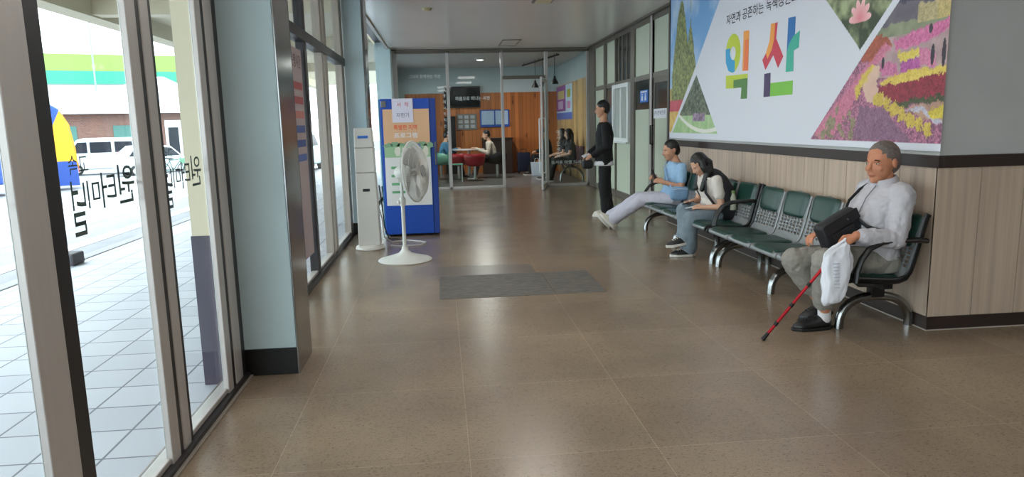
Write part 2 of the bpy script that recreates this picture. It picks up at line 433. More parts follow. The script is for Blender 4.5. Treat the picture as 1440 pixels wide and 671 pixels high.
# lettering on the near glass, meant to be read from outside
M['glass_letter'] = mat('dark_green_vinyl', (36, 52, 46), .6)
gl = GX-.006
def glass_text(yr, dy, n):
    r = thing('window_lettering', (gl, yr, 1.0), 'dark mirrored Korean lettering stuck on the %s pane' % n, 'sign')
    text('원', (gl, yr, 1.10), (0, -1, 0), (0, 0, 1), .135, .14, M['glass_letter'], r, bold=.002)
    text('터', (gl, yr-.155, 1.10), (0, -1, 0), (0, 0, 1), .105, .12, M['glass_letter'], r, bold=.002)
    text('미', (gl, yr-.275, 1.11), (0, -1, 0), (0, 0, 1), .085, .09, M['glass_letter'], r, bold=.002)
    text('널', (gl, yr-.375, 1.03), (0, -1, 0), (0, 0, 1), .09, .175, M['glass_letter'], r, bold=.002)
    text('고속', (gl, yr-.335, 1.225), (0, -1, 0), (0, 0, 1), .125, .06, M['glass_letter'], r)
glass_text(2.775, 0, 'second'); glass_text(3.525, 0, 'third'); glass_text(1.94, 0, 'nearest')

# ------------------------------------------------------------------ green office partition on the right
PX = 3.2
y_r = 9.2
q = MB(); q.box(PX+.09, PX+.2, 9.2, 15.16, 0, CEIL+.1); struct(q.build('wall_right', M['white_wall']), 'office wall behind the green partition')
q = MB(); q.box(3.16, 3.4, 9.185, 9.23, 0, CEIL+.1); struct(q.build('wall_right', M['white_wall']), 'short return wall behind the banner edge')
def gpanel(y0, y1, z0, z1, label):
    q = MB(); q.box(PX+.012, PX+.03, y0, y1, z0, z1); return struct(q.build('wall_panel', M['green_panel']), label)
def post(y0, y1, z0=0, z1=CEIL, m='frame_grey', x=PX-.02, label='upright post of the green partition'):
    q = MB(); q.box(x, PX+.05, y0, y1, z0, z1); return struct(q.build('trim_26', M[m], bevel=.003), label)
for y0, y1 in ((14.56, 15.1), (13.55, 13.73), (12.80, 12.86), (11.55, 11.77), (10.53, 10.68), (9.72, 9.79)): post(y0, y1)
post(10.53, 10.60, m='alu', x=PX-.035, label='shiny jamb beside the office door')
q = MB(); q.box(PX-.01, PX+.05, 9.2, 15.1, 0, .10); struct(q.build('baseboard_right', M['frame_grey']), 'grey kick rail of the green partition')
q = MB(); q.box(PX-.015, PX+.05, 9.2, 15.1, CEIL-.10, CEIL-.03); struct(q.build('trim_27', M['frame_grey']), 'top rail of the green partition')
for y0, y1 in ((13.73, 14.56), (12.86, 13.55), (10.68, 11.55), (9.79, 10.53)):
    gpanel(y0, y1, 2.06 if y0 > 12 else 2.03, CEIL-.1, 'pale green panel above the transom')
q = MB(); q.box(PX-.012, PX+.05, 9.2, 15.1, 1.98, 2.06); struct(q.build('trim_28', M['frame_grey']), 'transom of the green partition')
gpanel(13.73, 14.56, .1, 1.98, 'pale green panel beside the lounge'); 
q = MB(); q.box(PX+.005, PX+.03, 12.86, 13.55, 1.92, 2.05); q.box(PX+.0, PX+.03, 12.86, 13.55, 1.0, 1.92); struct(q.build('window_30', M['dark_glass']), 'dark pane beside the service window')
gpanel(12.86, 13.55, .1, 1.0, 'pale green panel behind the standing person')
q = MB(); q.box(PX+.012, PX+.03, 11.77, 12.80, 2.06, CEIL-.1); struct(q.build('window_31', M['dark_glass']), 'dark upper pane above the service window')
for yy in (12.05, 12.35, 12.6):
    q = MB(); q.box(PX-.004, PX+.012, yy, yy+.05, 2.06, CEIL-.1); struct(q.build('trim_29', M['frame_grey']), 'blind slat in the upper pane')
gpanel(11.77, 12.80, .1, 1.0, 'pale green panel under the service window')
# service window
sw = thing('service_window', (PX, 12.28, 1.0), 'white framed sliding service window in the green partition', 'window')
q = MB()
for a in ((11.75, 12.86, 1.0, 1.07), (11.75, 12.86, 1.93, 2.0), (11.75, 11.84, 1.07, 1.93), (12.77, 12.86, 1.07, 1.93)):
    q.box(PX-.07, PX+.03, *a)
q.build('frame', M['white'], sw, bevel=.006)
q = MB(); q.box(PX-.05, PX-.01, 12.27, 12.35, 1.07, 1.93); q.build('sash_bar', M['white'], sw)
q = MB(); q.box(PX-.02, PX-.015, 11.84, 12.77, 1.07, 1.93); q.build('glass_pane', mat('frosted_pane', (168, 176, 168), .25), sw)
q = MB(); q.box(PX-.11, PX+.0, 11.72, 12.89, .975, 1.0); q.build('ledge', M['white'], sw, bevel=.005)
# glazed panel with the blue sign
gpanel(10.68, 11.55, .1, 1.53, 'pale green panel left of the office door')
q = MB(); q.box(PX+.012, PX+.03, 10.68, 11.55, 1.53, 1.98); struct(q.build('window_32', M['dark_glass']), 'dark pane left of the office door')
s = thing('toilet_sign', (PX-.0, 11.03, 1.64), 'blue square sign with white figures on dark glass', 'sign')
q = MB(); q.box(PX+.002, PX+.012, 10.83, 11.25, 1.64, 1.83); q.build('plate', M['blue_sign'], s, bevel=.003)
q = MB()
for yy in (11.13, 10.95):
    q.ell((PX+.001, yy, 1.763), (.003, .028, .014)); q.prism([(-.045, 0), (.045, 0), (.03, .075), (-.03, .075)], (PX+.002, yy, 1.668), (0, 1, 0), (0, 0, 1), (-.002, 0, 0))
q.box(PX-.001, PX+.002, 10.87, 11.21, 1.79, 1.815)
q.build('pictogram', M['paper'], s)
# office door
d = thing('office_door', (PX, 10.15, 0), 'pale green office door with dark glazed top and paper notice', 'door')
q = MB()
for a in ((9.79, 10.53, 1.90, 1.98), (9.79, 9.86, .2, 1.90), (10.46, 10.53, .2, 1.90), (9.79, 10.53, .1, .2)):
    q.box(PX-.004, PX+.04, *a)
q.build('door_frame', M['frame_grey'], d, bevel=.003)
q = MB(); q.box(PX+.012, PX+.03, 9.86, 10.46, 1.50, 1.90); q.build('door_glass', M['dark_glass'], d)
q = MB(); q.box(PX+.008, PX+.03, 9.86, 10.46, .2, 1.50); q.build('door_panel', M['green_panel'], d)
q = MB(); q.tube([(PX-.006, 10.50, 1.0), (PX-.05, 10.50, 1.0), (PX-.05, 10.50, 1.28), (PX-.006, 10.50, 1.28)], .012); q.build('handle', M['black'], d, smooth=True)
q = MB(); q.box(PX-.006, PX+.008, 9.88, 10.48, 1.385, 1.525); nt_ = q.build('notice', M['paper'], d)
text('(주)전북전주', (PX-.008, 10.45, 1.42), (0, -1, 0), (0, 0, 1), .54, .075, mat('blue_ink', (60, 64, 120), .7), d, name='notice_lettering')

# ------------------------------------------------------------------ glazed lounge partition at the end of the hall
LY = 15.2
def bar(x0, x1, z0, z1, label, y0=LY-.04, y1=LY+.03, m='alu'):
    q = MB(); q.box(x0, x1, y0, y1, z0, z1); return struct(q.build('trim_30', M[m], bevel=.004), label)
bar(.155, .22, 0, CEIL, 'first silver mullion of the lounge glass')
bar(1.30, 1.36, 0, CEIL, 'second silver mullion of the lounge glass')
bar(2.24, 2.31, 0, CEIL, 'silver jamb right of the lounge door')
bar(3.14, 3.3, 0, CEIL, 'silver corner post of the lounge glass')
bar(-.95, -.85, 0, CEIL, 'silver post beside the far pillar')
bar(-.9, 3.2, CEIL-.08, CEIL, 'top rail of the lounge glass', m='frame_grey')
bar(-.9, 1.33, 0, .05, 'bottom rail left of the lounge door')
bar(2.27, 3.2, 0, .05, 'bottom rail right of the lounge door')
bar(1.33, 2.27, 2.29, 2.36, 'head of the lounge door', m='frame_grey')
for i, (x0, x1, z0) in enumerate(((-.85, .155, .05), (.22, 1.30, .05), (2.31, 3.14, .05), (1.36, 2.24, 2.36))):
    q = MB(); q.box(x0, x1, LY-.004, LY+.004, z0, CEIL-.08); struct(q.build('window_%d' % (33+i), M['glass_cafe']), 'pane %s of the lounge glass' % ['behind the vending machine', 'in front of the red chairs', 'in front of the two seated women', 'above the lounge door'][i])
# the open door leaf, hinged at the right jamb and swung towards the hall
dl = thing('glass_door', (2.25, LY-.05, 0), 'open silver framed glass door of the lounge', 'door')
hx, hy = Vector((2.245, LY-.06, 0)), Vector((2.03, LY-.06-.9, 0))
du = (hy-hx).normalized(); dn = Vector((-du.y, du.x, 0))
def leaf(u0, u1, z0, z1, th, name, m):
    q = MB(); c_ = hx+du*(u0+u1)/2+Vector((0, 0, (z0+z1)/2))
    q.obox(c_, du*(u1-u0)/2, dn*th, (0, 0, (z1-z0)/2)); return q.build(name, m, dl, bevel=.003)
leaf(0, .07, .01, 2.27, .02, 'hinge_stile', M['alu']); leaf(.85, .925, .01, 2.27, .02, 'lock_stile', M['alu'])
leaf(.07, .85, .01, .11, .018, 'bottom_rail', M['alu']); leaf(.07, .85, 2.2, 2.27, .018, 'top_rail', M['alu'])
leaf(.07, .85, .11, 2.2, .004, 'door_glass', M['glass_cafe'])
q = MB(); pc = hx+du*.80
for sg in (-1, 1):
    q.tube([pc+dn*.015*sg+V(0,0,.35), pc+dn*.06*sg+V(0,0,.35), pc+dn*.06*sg+V(0,0,1.45), pc+dn*.015*sg+V(0,0,1.45)], .014)
q.build('pull_handle', M['white'], dl, smooth=True)
# white lettering on the lounge glass
lt = thing('glass_slogan', (.7, LY-.01, 1.8), 'white Korean slogan across the lounge glass before the television', 'sign')
M['white_vinyl'] = mat('white_vinyl', (235, 238, 238), .6)
text('마음으로 떠나는 여행', (.34, LY-.008, 1.865), (1, 0, 0), (0, 0, 1), .72, .085, M['white_vinyl'], lt)
lt = thing('glass_slogan', (-.4, LY-.01, 2.3), 'white Korean slogan on the lounge glass above the vending machine', 'sign')
text('그대와 함께하는 익산', (-.62, LY-.008, 2.34), (1, 0, 0), (0, 0, 1), .66, .075, M['white_vinyl'], lt)
lt = thing('glass_slogan', (.07, LY-.01, 1.2), 'white upright lettering on the lounge glass by the first mullion', 'sign')
for i, ch in enumerate('여행의시작익산'):
    text(ch, (.075, LY-.008, 2.06-.125*i), (1, 0, 0), (0, 0, 1), .05, .07, M['white_vinyl'], lt)
lt = thing('glass_slogan', (2.5, LY-.01, .9), 'white lettering on the lounge glass before the seated women', 'sign')
for i, ch in enumerate('어서오세요'):
    text(ch, (2.48, LY-.008, 1.12-.125*i), (1, 0, 0), (0, 0, 1), .075, .085, M['white_vinyl'], lt)
text('즐거운 여행 되세요', (2.36, LY-.008, .47), (1, 0, 0), (0, 0, 1), .74, .075, M['white_vinyl'], lt)

# ------------------------------------------------------------------ lounge shell
M['knotty'] = None
def wood_boards(name, col, axis, wid=.11):
    m = bpy.data.materials.new(name); m.use_nodes = True
    nt = m.node_tree; n = nt.nodes; L = nt.links; p = n['Principled BSDF']; p.inputs['Roughness'].default_value = .4
    tc = n.new('ShaderNodeTexCoord'); sx = n.new('ShaderNodeSeparateXYZ'); L.new(tc.outputs['Object'], sx.inputs[0])
    dv = n.new('ShaderNodeMath'); dv.operation = 'DIVIDE'; dv.inputs[1].default_value = wid; L.new(sx.outputs[axis], dv.inputs[0])
    fl = n.new('ShaderNodeMath'); fl.operation = 'FLOOR'; L.new(dv.outputs[0], fl.inputs[0])
    wn = n.new('ShaderNodeTexWhiteNoise'); wn.noise_dimensions = '1D'; L.new(fl.outputs[0], wn.inputs['W'])
    fr = n.new('ShaderNodeMath'); fr.operation = 'FRACT'; L.new(dv.outputs[0], fr.inputs[0])
    gap = n.new('ShaderNodeMath'); gap.operation = 'GREATER_THAN'; gap.inputs[1].default_value = .06; L.new(fr.outputs[0], gap.inputs[0])
    mp = n.new('ShaderNodeMapping'); mp.inputs['Scale'].default_value = (1, 1, .35); L.new(tc.outputs['Object'], mp.inputs[0])
    vo = n.new('ShaderNodeTexVoronoi'); vo.inputs['Scale'].default_value = 5.5; L.new(mp.outputs[0], vo.inputs['Vector'])
    kn = n.new('ShaderNodeValToRGB'); kn.color_ramp.elements[0].position = .06; kn.color_ramp.elements[1].position = .2
    kn.color_ramp.elements[0].color = (.3, .26, .22, 1); kn.color_ramp.elements[1].color = (1, 1, 1, 1); L.new(vo.outputs['Distance'], kn.inputs[0])
    ramp = n.new('ShaderNodeValToRGB'); c = srgb(*col)
    ramp.color_ramp.elements[0].color = tuple(v*.72 for v in c[:3])+(1,); ramp.color_ramp.elements[1].color = tuple(min(1, v*1.2) for v in c[:3])+(1,)
    L.new(wn.outputs['Value'], ramp.inputs[0])
    x = n.new('ShaderNodeMix'); x.data_type = 'RGBA'; x.blend_type = 'MULTIPLY'; x.inputs[0].default_value = 1
    L.new(ramp.outputs[0], x.inputs[6]); L.new(kn.outputs[0], x.inputs[7])
    y = n.new('ShaderNodeMix'); y.data_type = 'RGBA'; L.new(gap.outputs[0], y.inputs[0]); y.inputs[6].default_value = tuple(v*.3 for v in c[:3])+(1,)
    L.new(x.outputs[2], y.inputs[7]); L.new(y.outputs[2], p.inputs['Base Color'])
    return m
M['knotty'] = wood_boards('knotty_pine_boards', (188, 112, 56), 0)
M['pale_pine'] = wood_boards('pale_pine_boards', (206, 168, 112), 1)
M['teal_wall'] = mat('pale_teal_wall', (188, 200, 200), .7)
BY = 20.0
q = MB(); q.box(-1.3, 3.5, BY+.02, BY+.15, 0, CEIL+.1); struct(q.build('wall_front', M['teal_wall']), 'upper wall at the back of the lounge')
q = MB(); q.box(-.95, 3.3, BY, BY+.02, .0, 2.23); struct(q.build('trim_31', M['knotty'], loc=(0, 0, 0)), 'orange knotty pine boarding at the back of the lounge')
q = MB(); q.box(3.32, 3.5, 15.2, BY+.1, 0, CEIL+.1); struct(q.build('wall_right', M['teal_wall']), 'right wall of the lounge')
q = MB(); q.box(3.30, 3.32, 15.25, BY, 0, 2.36); struct(q.build('trim_32', M['pale_pine'], loc=(0, 0, 0)), 'pale pine boarding on the right of the lounge')
q = MB(); q.box(-1.3, -1.2, 15.2, BY+.1, 0, .9); q.box(-1.3, -1.2, 15.2, BY+.1, 2.5, CEIL+.1); q.box(-1.3, -1.2, 19.2, BY+.1, 0, CEIL); struct(q.build('wall_left', M['teal_wall']), 'left wall of the lounge')
q = MB(); q.box(-1.25, -1.24, 15.2, 19.2, .9, 2.5); struct(q.build('window_40', M['glass']), 'window of the lounge')
for lx, ly in ((1.0, 17.3),):
    lamp('lounge_lamp_light', (lx, ly, CEIL-.06), .25, .25, CAFE_LAMP_W*4)
    r = thing('ceiling_light', (lx, ly, CEIL), 'small bright ceiling spot lamp inside the lounge', 'ceiling light')
    q = MB(); q.lathe([(.09, -.04), (.12, -.02), (.12, -.001)], (lx, ly, CEIL)); q.build('housing', M['white'], r, smooth=True)
    q = MB(); q.lathe([(.02, -.052), (.07, -.045), (.085, -.041)], (lx, ly, CEIL)); q.build('lens', mat('lit_lens', (255, 250, 240), .4, emit=4), r, smooth=True)

# ------------------------------------------------------------------ ceiling fittings of the hall
h = thing('ceiling_hatch', (1.4, 14.1, CEIL), 'square access hatch with dark rim in the ceiling before the lounge', 'hatch')
q = MB()
for a in ((1.22, 1.58, 13.6, 13.64), (1.22, 1.58, 14.56, 14.6), (1.22, 1.25, 13.64, 14.56), (1.55, 1.58, 13.64, 14.56)): q.box(a[0], a[1], a[2], a[3], CEIL-.012, CEIL)
q.build('rim', M['frame_grey'], h)
q = MB(); q.box(1.25, 1.55, 13.64, 14.56, CEIL-.006, CEIL); q.build('cover', M['ceil'], h)
h = thing('ceiling_light', (1.37, 9.0, CEIL), 'square yellowish unlit ceiling lamp near the top edge of the photo', 'ceiling light')
q = MB(); q.box(1.24, 1.50, 8.9, 9.45, CEIL-.03, CEIL); q.build('housing', M['frame_grey'], h, bevel=.006)
q = MB(); q.box(1.27, 1.47, 8.95, 9.40, CEIL-.036, CEIL-.03); q.build('diffuser', mat('yellowed_diffuser', (205, 196, 160), .5), h)
q = MB(); q.lathe([(.05, -.03), (.055, -.02), (.07, -.004), (.07, 0)], (-.12, 9.95, CEIL)); tag(q.build('smoke_detector', mat('yellowed_plastic', (190, 178, 140), .5), smooth=True), 'small round yellowed smoke detector on the hall ceiling', 'smoke detector')

# ------------------------------------------------------------------ printed banner on the bench wall
BX = WX-.002
BY0, BY1, BZ0, BZ1 = 4.02, 9.165, 1.125, 2.90        # near edge, far edge, bottom, top
def in_poly(P, Y, Z):
    r = np.zeros(Y.shape, bool); n = len(P)
    for i in range(n):
        (y1, z1), (y2, z2) = P[i], P[(i+1) % n]
        if z1 == z2: continue
        c = ((z1 > Z) != (z2 > Z)) & (Y < (y2-y1)*(Z-z1)/(z2-z1)+y1)
        r ^= c
    return r
def vnoise(Y, Z, s, seed):
    rs = np.random.RandomState(seed); g = rs.rand(64, 64)
    a = Y*s; b = Z*s; i = np.floor(a).astype(int); j = np.floor(b).astype(int)
    u = a-i; v = b-j; u = u*u*(3-2*u); v = v*v*(3-2*v)
    G = lambda p, q: g[p % 64, q % 64]
    return (G(i, j)*(1-u)+G(i+1, j)*u)*(1-v)+(G(i, j+1)*(1-u)+G(i+1, j+1)*u)*v
def fbm(Y, Z, s, seed): return sum(vnoise(Y, Z, s*2**k, seed+k)*.5**k for k in range(4))/1.875
def lin(c): return np.array(srgb(*c)[:3])
def banner_colours(Y, Z):
    C = np.empty(Y.shape+(3,)); C[:] = lin((216, 218, 226))
    def put(mask, a, b, t):
        t = np.clip(t, 0, 1)[..., None]; C[mask] = (lin(a)*(1-t)+lin(b)*t)[mask]
    # cypress trees, far left
    sky = in_poly([(9.165, 2.9), (7.32, 2.9), (7.50, 2.64), (8.27, 1.93), (9.1, 1.20), (9.165, 1.20)], Y, Z)
    n1 = fbm(Y, Z, 2.5, 1); n2 = fbm(Y, Z, 14, 5); n3 = fbm(Y, Z, 30, 9)*.6+fbm(Y, Z, 70, 12)*.4; n3 = .5+(n3-.5)*1.2
    put(sky, (112, 164, 214), (206, 222, 236), (n1-.35)*2)
    ex = (Y-8.75)
    tree = sky & (np.abs(ex) < .33*np.clip((2.80-Z)/.9, 0, 1)**.6+.05*(n2-.5)) & (Z > 1.5)
    tree |= sky & (np.abs(Y-8.42) < .24*np.clip((2.45-Z)/.7, 0, 1)**.7+.05*(n2-.5)) & (Z > 1.5)
    put(tree, (58, 72, 36), (168, 174, 100), (n3-.25)*1.8)
    put(sky & (Z < 1.52), (206, 160, 70), (226, 196, 120), (n2-.3)*2)
    put(sky & (Z < 1.60) & (Z > 1.46) & (Y > 8.66), (176, 54, 70), (214, 96, 110), n2)
    put(sky & (Z < 1.75) & (Z > 1.60) & ~tree, (200, 170, 90), (120, 130, 70), n2)
    # wood in the lower triangle
    tri = in_poly([(8.20, 1.87), (7.52, 1.19), (9.05, 1.19)], Y, Z)
    put(tri, (36, 44, 34), (130, 140, 112), (n3-.3)*2.2)
    put(tri & (Z < 1.40), (126, 176, 104), (190, 206, 160), n2)
    put(tri & (Z < 1.42+.05*(n2-.5)) & (Z > 1.33) & (Y < 8.3) & (Y > 7.9), (100, 80, 96), (190, 160, 190), (n3-.3)*2)
    put(tri & (np.abs(Z-(1.22+.12*(Y-7.9)**2*2)) < .022), (228, 226, 214), (228, 226, 214), n2*0)
    # lotus pond
    lot = in_poly([(5.45, 2.28), (4.95, 1.85), (4.92, 1.813), (4.573, 2.101), (4.0, 2.58), (4.0, 2.9), (5.95, 2.9), (5.95, 2.68)], Y, Z)
    cell = fbm(Y, Z, 7, 21); n4 = fbm(Y, Z, 22, 33)
    put(lot, (50, 62, 34), (168, 178, 132), (cell-.32)*2.6+(n4-.5)*.6)
    for (ly, lz, s) in ((4.94, 2.10, 1.0), (4.62, 2.30, .8), (5.35, 2.55, .9)):
        a = np.arctan2(Z-lz+.06*s, (Y-ly)); rr = np.hypot(Y-ly, Z-lz+.06*s)
        put(lot & (rr < s*(.085+.05*np.abs(np.cos(a*5)))) & (Z > lz-.09*s), (226, 130, 140), (246, 196, 196), rr/.13/s)
    # flower garden
    g = in_poly([(5.55, 1.185), (4.93, 1.90), (4.93, 1.86), (4.56, 2.07), (3.975, 2.425), (3.975, 1.175)], Y, Z)
    g = in_poly([(5.551, 1.170), (4.885, 1.765), (4.498, 2.089), (3.975, 2.53), (3.975, 1.170)], Y, Z)
    n3 = .5+(n3-.5)*.7+(fbm(Y, Z, 110, 41)-.5)*1.1
    put(g, (116, 74, 96), (206, 132, 160), (n3-.3)*2)
    put(g & (Z > 1.93), (88, 80, 96), (112, 106, 112), n2)
    put(g & (Z > 2.06+.1*(n2-.5)), (44, 46, 62), (84, 84, 104), n2)
    put(g & (Z > 1.865) & (Z < 1.94+.05*(n2-.5)), (92, 108, 84), (156, 160, 128), n2)
    put(g & (Z > 1.92) & (np.abs(Y-4.22) < .09) & (Z < 2.02+.1*(n2-.4)), (140, 128, 92), (206, 190, 140), n3)
    put(g & (Z > 1.92) & (np.abs(Y-4.05) < .08) & (Z < 2.1+.1*(n2-.4)), (150, 130, 80), (214, 196, 130), n3)
    band = lambda pts: g & in_poly(pts, Y+(n3-.5)*.045, Z+(n2-.5)*.05+(n3-.5)*.03)
    put(g & (Z < 1.865) & (Y < 4.7) & (Z > 1.6), (196, 170, 170), (150, 120, 120), n2)
    put(band([(4.80, 1.90), (4.62, 1.88), (4.55, 1.80), (4.75, 1.72), (4.9, 1.74)]), (120, 62, 50), (196, 100, 70), n3)
    put(band([(4.541, 1.84), (4.2, 1.90), (3.98, 1.92), (3.98, 1.87), (4.18, 1.80), (4.51, 1.765)]), (168, 66, 116), (232, 140, 182), n3)
    put(band([(4.62, 1.84), (5.55, 1.19), (5.2, 1.2), (4.95, 1.45), (4.72, 1.70), (4.56, 1.78)]), (170, 90, 116), (224, 140, 164), n3)
    put(band([(4.49, 1.75), (4.28, 1.765), (4.26, 1.71), (4.457, 1.695)]), (196, 170, 60), (238, 220, 110), n3)
    put(band([(4.68, 1.70), (4.50, 1.70), (4.46, 1.60), (4.64, 1.61)]), (168, 76, 120), (220, 140, 176), n3)
    put(band([(4.45, 1.69), (4.28, 1.70), (4.24, 1.63), (4.45, 1.62)]), (130, 46, 110), (206, 110, 180), n3)
    put(band([(4.28, 1.76), (4.13, 1.74), (4.11, 1.64), (4.26, 1.65)]), (176, 84, 122), (226, 150, 180), n3)
    put(band([(4.754, 1.70), (4.66, 1.67), (4.70, 1.55), (4.50, 1.44), (4.80, 1.44), (4.86, 1.54)]), (222, 190, 164), (206, 164, 150), n2)
    put(band([(4.96, 1.56), (4.76, 1.705), (4.73, 1.68), (4.86, 1.55), (4.93, 1.46)]), (190, 160, 50), (232, 208, 100), n3)
    put(band([(4.665, 1.577), (4.337, 1.633), (3.97, 1.635), (3.97, 1.585), (4.374, 1.558), (4.637, 1.545)]), (190, 158, 56), (236, 214, 108), n3)
    put(band([(4.674, 1.545), (4.331, 1.575), (3.97, 1.595), (3.97, 1.477), (4.478, 1.433), (4.656, 1.484)]), (92, 22, 38), (172, 54, 72), n3)
    put(band([(4.50, 1.435), (3.97, 1.475), (3.97, 1.445), (4.44, 1.40)]), (44, 54, 32), (84, 90, 54), n3)
    put(band([(4.36, 1.395), (3.97, 1.45), (3.97, 1.30), (4.2, 1.32)]), (196, 160, 130), (160, 120, 104), n2)
    put(band([(4.40, 1.385), (4.2, 1.36), (4.1, 1.30), (4.0, 1.30), (4.2, 1.40)]), (150, 150, 176), (206, 200, 206), n3)
    put(band([(4.155, 1.38), (3.97, 1.43), (3.97, 1.325), (4.14, 1.33)]), (160, 140, 30), (228, 206, 80), n3)
    for i in range(7):
        yy, zz = 4.66-.085*i, 1.46-.035*i
        put(g & (np.hypot(Y-yy-(n2-.5)*.1, Z-zz) < .045*(.5+n3)), (170, 140, 50), (220, 196, 90), n3)
    put(band([(5.5, 1.18), (5.1, 1.48), (4.9, 1.30), (4.85, 1.18)]) & (n4 > .47), (96, 92, 70), (176, 160, 128), n3)
    put(band([(4.9, 1.42), (4.6, 1.40), (4.3, 1.18), (4.95, 1.18)]), (96, 66, 92), (160, 118, 140), n3)
    for (yy, z0, h) in ((4.149, 1.645, .13), (4.05, 1.63, .17), (4.64, 1.66, .08), (4.18, 1.84, .06)):
        put(g & (np.hypot((Y-yy)/.017, (Z-z0-h/2)/(h/2)) < 1), (34, 30, 40), (54, 46, 56), n2)
    # white seams between the pictures
    return C
def make_banner():
    r = thing('banner', (BX, (BY0+BY1)/2, BZ0), 'wide printed city banner with colourful Korean letters above the bench wall', 'banner')
    nu, nv = 1000, 330
    q = MB()
    ys = np.linspace(BY1, BY0, nu+1); zs = np.linspace(BZ0, BZ1, nv+1)
    me = bpy.data.meshes.new('printed_sheet')
    Yg, Zg = np.meshgrid(ys, zs)
    vs = np.stack([np.full(Yg.shape, 0.0), Yg-(BY0+BY1)/2, Zg-BZ0], -1).reshape(-1, 3)
    idx = np.arange((nu+1)*(nv+1)).reshape(nv+1, nu+1)
    fs = np.stack([idx[:-1, :-1], idx[:-1, 1:], idx[1:, 1:], idx[1:, :-1]], -1).reshape(-1, 4)
    me.from_pydata(vs.tolist(), [], fs.tolist()); me.update()
    at = me.color_attributes.new('print', 'FLOAT_COLOR', 'POINT')
    cc = banner_colours(Yg, Zg).reshape(-1, 3)
    at.data.foreach_set('color', np.concatenate([cc, np.ones((len(cc), 1))], 1).astype(np.float32).ravel())
    m = bpy.data.materials.new('banner_print'); m.use_nodes = True
    a = m.node_tree.nodes.new('ShaderNodeAttribute'); a.attribute_name = 'print'
    p = m.node_tree.nodes['Principled BSDF']; p.inputs['Roughness'].default_value = .42
    m.node_tree.links.new(a.outputs['Color'], p.inputs['Base Color'])
    me.materials.append(m)
    o = bpy.data.objects.new('printed_sheet', me); COL.objects.link(o); o.parent = r
    q = MB(); q.box(BX+.003, WX+.012, BY0+.05, BY1, BZ0, BZ1); q.build('backing', M['paper'], r)
    q = MB(); q.box(BX-.008, BX+.003, BY1, BY1+.03, BZ0, BZ1); q.build('edge_strip', M['alu_dark'], r)
    X0 = BX-.002
    def shape(poly, m, name='letter_stroke', dx=0):
        q = MB(); q.prism(poly, (X0-dx, 0, 0), (0, 1, 0), (0, 0, 1), (.0015, 0, 0)); return q.build(name, m, r)
    cm = lambda n, c: mat(n, c, .45)
    lime, sky_, org, org2, red, dgreen, green, blue, teal, purple = cm('print_lime', (190, 206, 56)), cm('print_sky', (52, 158, 210)), cm('print_amber', (240, 160, 70)), cm('print_orange', (236, 120, 62)), cm('print_red', (206, 58, 80)), cm('print_moss', (82, 128, 62)), cm('print_green', (122, 192, 62)), cm('print_blue', (36, 112, 180)), cm('print_teal', (60, 176, 150)), cm('print_plum', (68, 50, 92))
    # first syllable
    cy, cz, ry, rz = 7.158, 2.012, .186, .194
    el = lambda a, k: (cy+ry*k[0]*math.cos(a), cz+rz*k[1]*math.sin(a))
    ring = lambda a0, a1: [el(a0+(a1-a0)*i/40, (1, 1)) for i in range(41)]+[el(a1+(a0-a1)*i/40, (.38, .36)) for i in range(41)]
    shape(ring(-math.pi*.5, math.pi*1.0-.05), lime)
    shape(ring(math.pi*.97, math.pi*1.5), lime)
    shape([(7.344, 2.07), (7.229, 2.07), (7.229, 2.0), (7.19, 1.955), (7.10, 1.935), (7.10, 1.826), (7.158, 1.818), (7.26, 1.845), (7.33, 1.93)], sky_, dx=.001)
    shape([(6.906, 2.2), (6.78, 2.192), (6.783, 1.813), (6.915, 1.819)], org)
    shape([(6.87, 2.11), (6.79, 2.11), (6.783, 1.813), (6.885, 1.817)], org2, dx=.001)
    shape([(7.322, 1.797), (6.788, 1.783), (6.789, 1.73), (7.05, 1.735), (7.05, 1.657), (7.314, 1.665)], lime)
    shape([(7.12, 1.742), (6.788, 1.742), (6.792, 1.544), (6.932, 1.547), (6.922, 1.657), (7.12, 1.662)], dgreen, dx=.001)
    # second syllable
    shape([(6.319, 2.19), (6.195, 2.186), (6.215, 2.05), (6.069, 1.88), (6.158, 1.788), (6.259, 1.91), (6.407, 1.789), (6.475, 1.884), (6.40, 1.945), (6.33, 2.06)], red)
    shape([(6.319, 2.19), (6.24, 2.188), (6.25, 2.05), (6.29, 1.96), (6.37, 1.885), (6.405, 1.94), (6.34, 2.04)], org, dx=.001)
    shape([(6.001, 2.195), (5.874, 2.189), (5.878, 1.95), (6.008, 1.90)], blue)
    shape([(5.794, 2.064), (5.80, 1.927), (5.887, 1.911), (5.88, 1.739), (6.012, 1.741), (6.006, 1.90), (5.97, 1.975), (5.90, 2.03)], teal, dx=.001)
    shape([(6.426, 1.755), (6.3, 1.757), (6.295, 1.545), (6.428, 1.543)], purple)
    shape([(6.293, 1.664), (5.879, 1.662), (5.88, 1.545), (6.295, 1.545)], green)
    text('자연과 공존하는 녹색성권도시', (X0-.001, 7.34, 2.31), (0, -1, 0), (0, 0, 1), 1.60, .105, M['ink'], r, name='slogan', bold=.004)
    return r
make_banner()

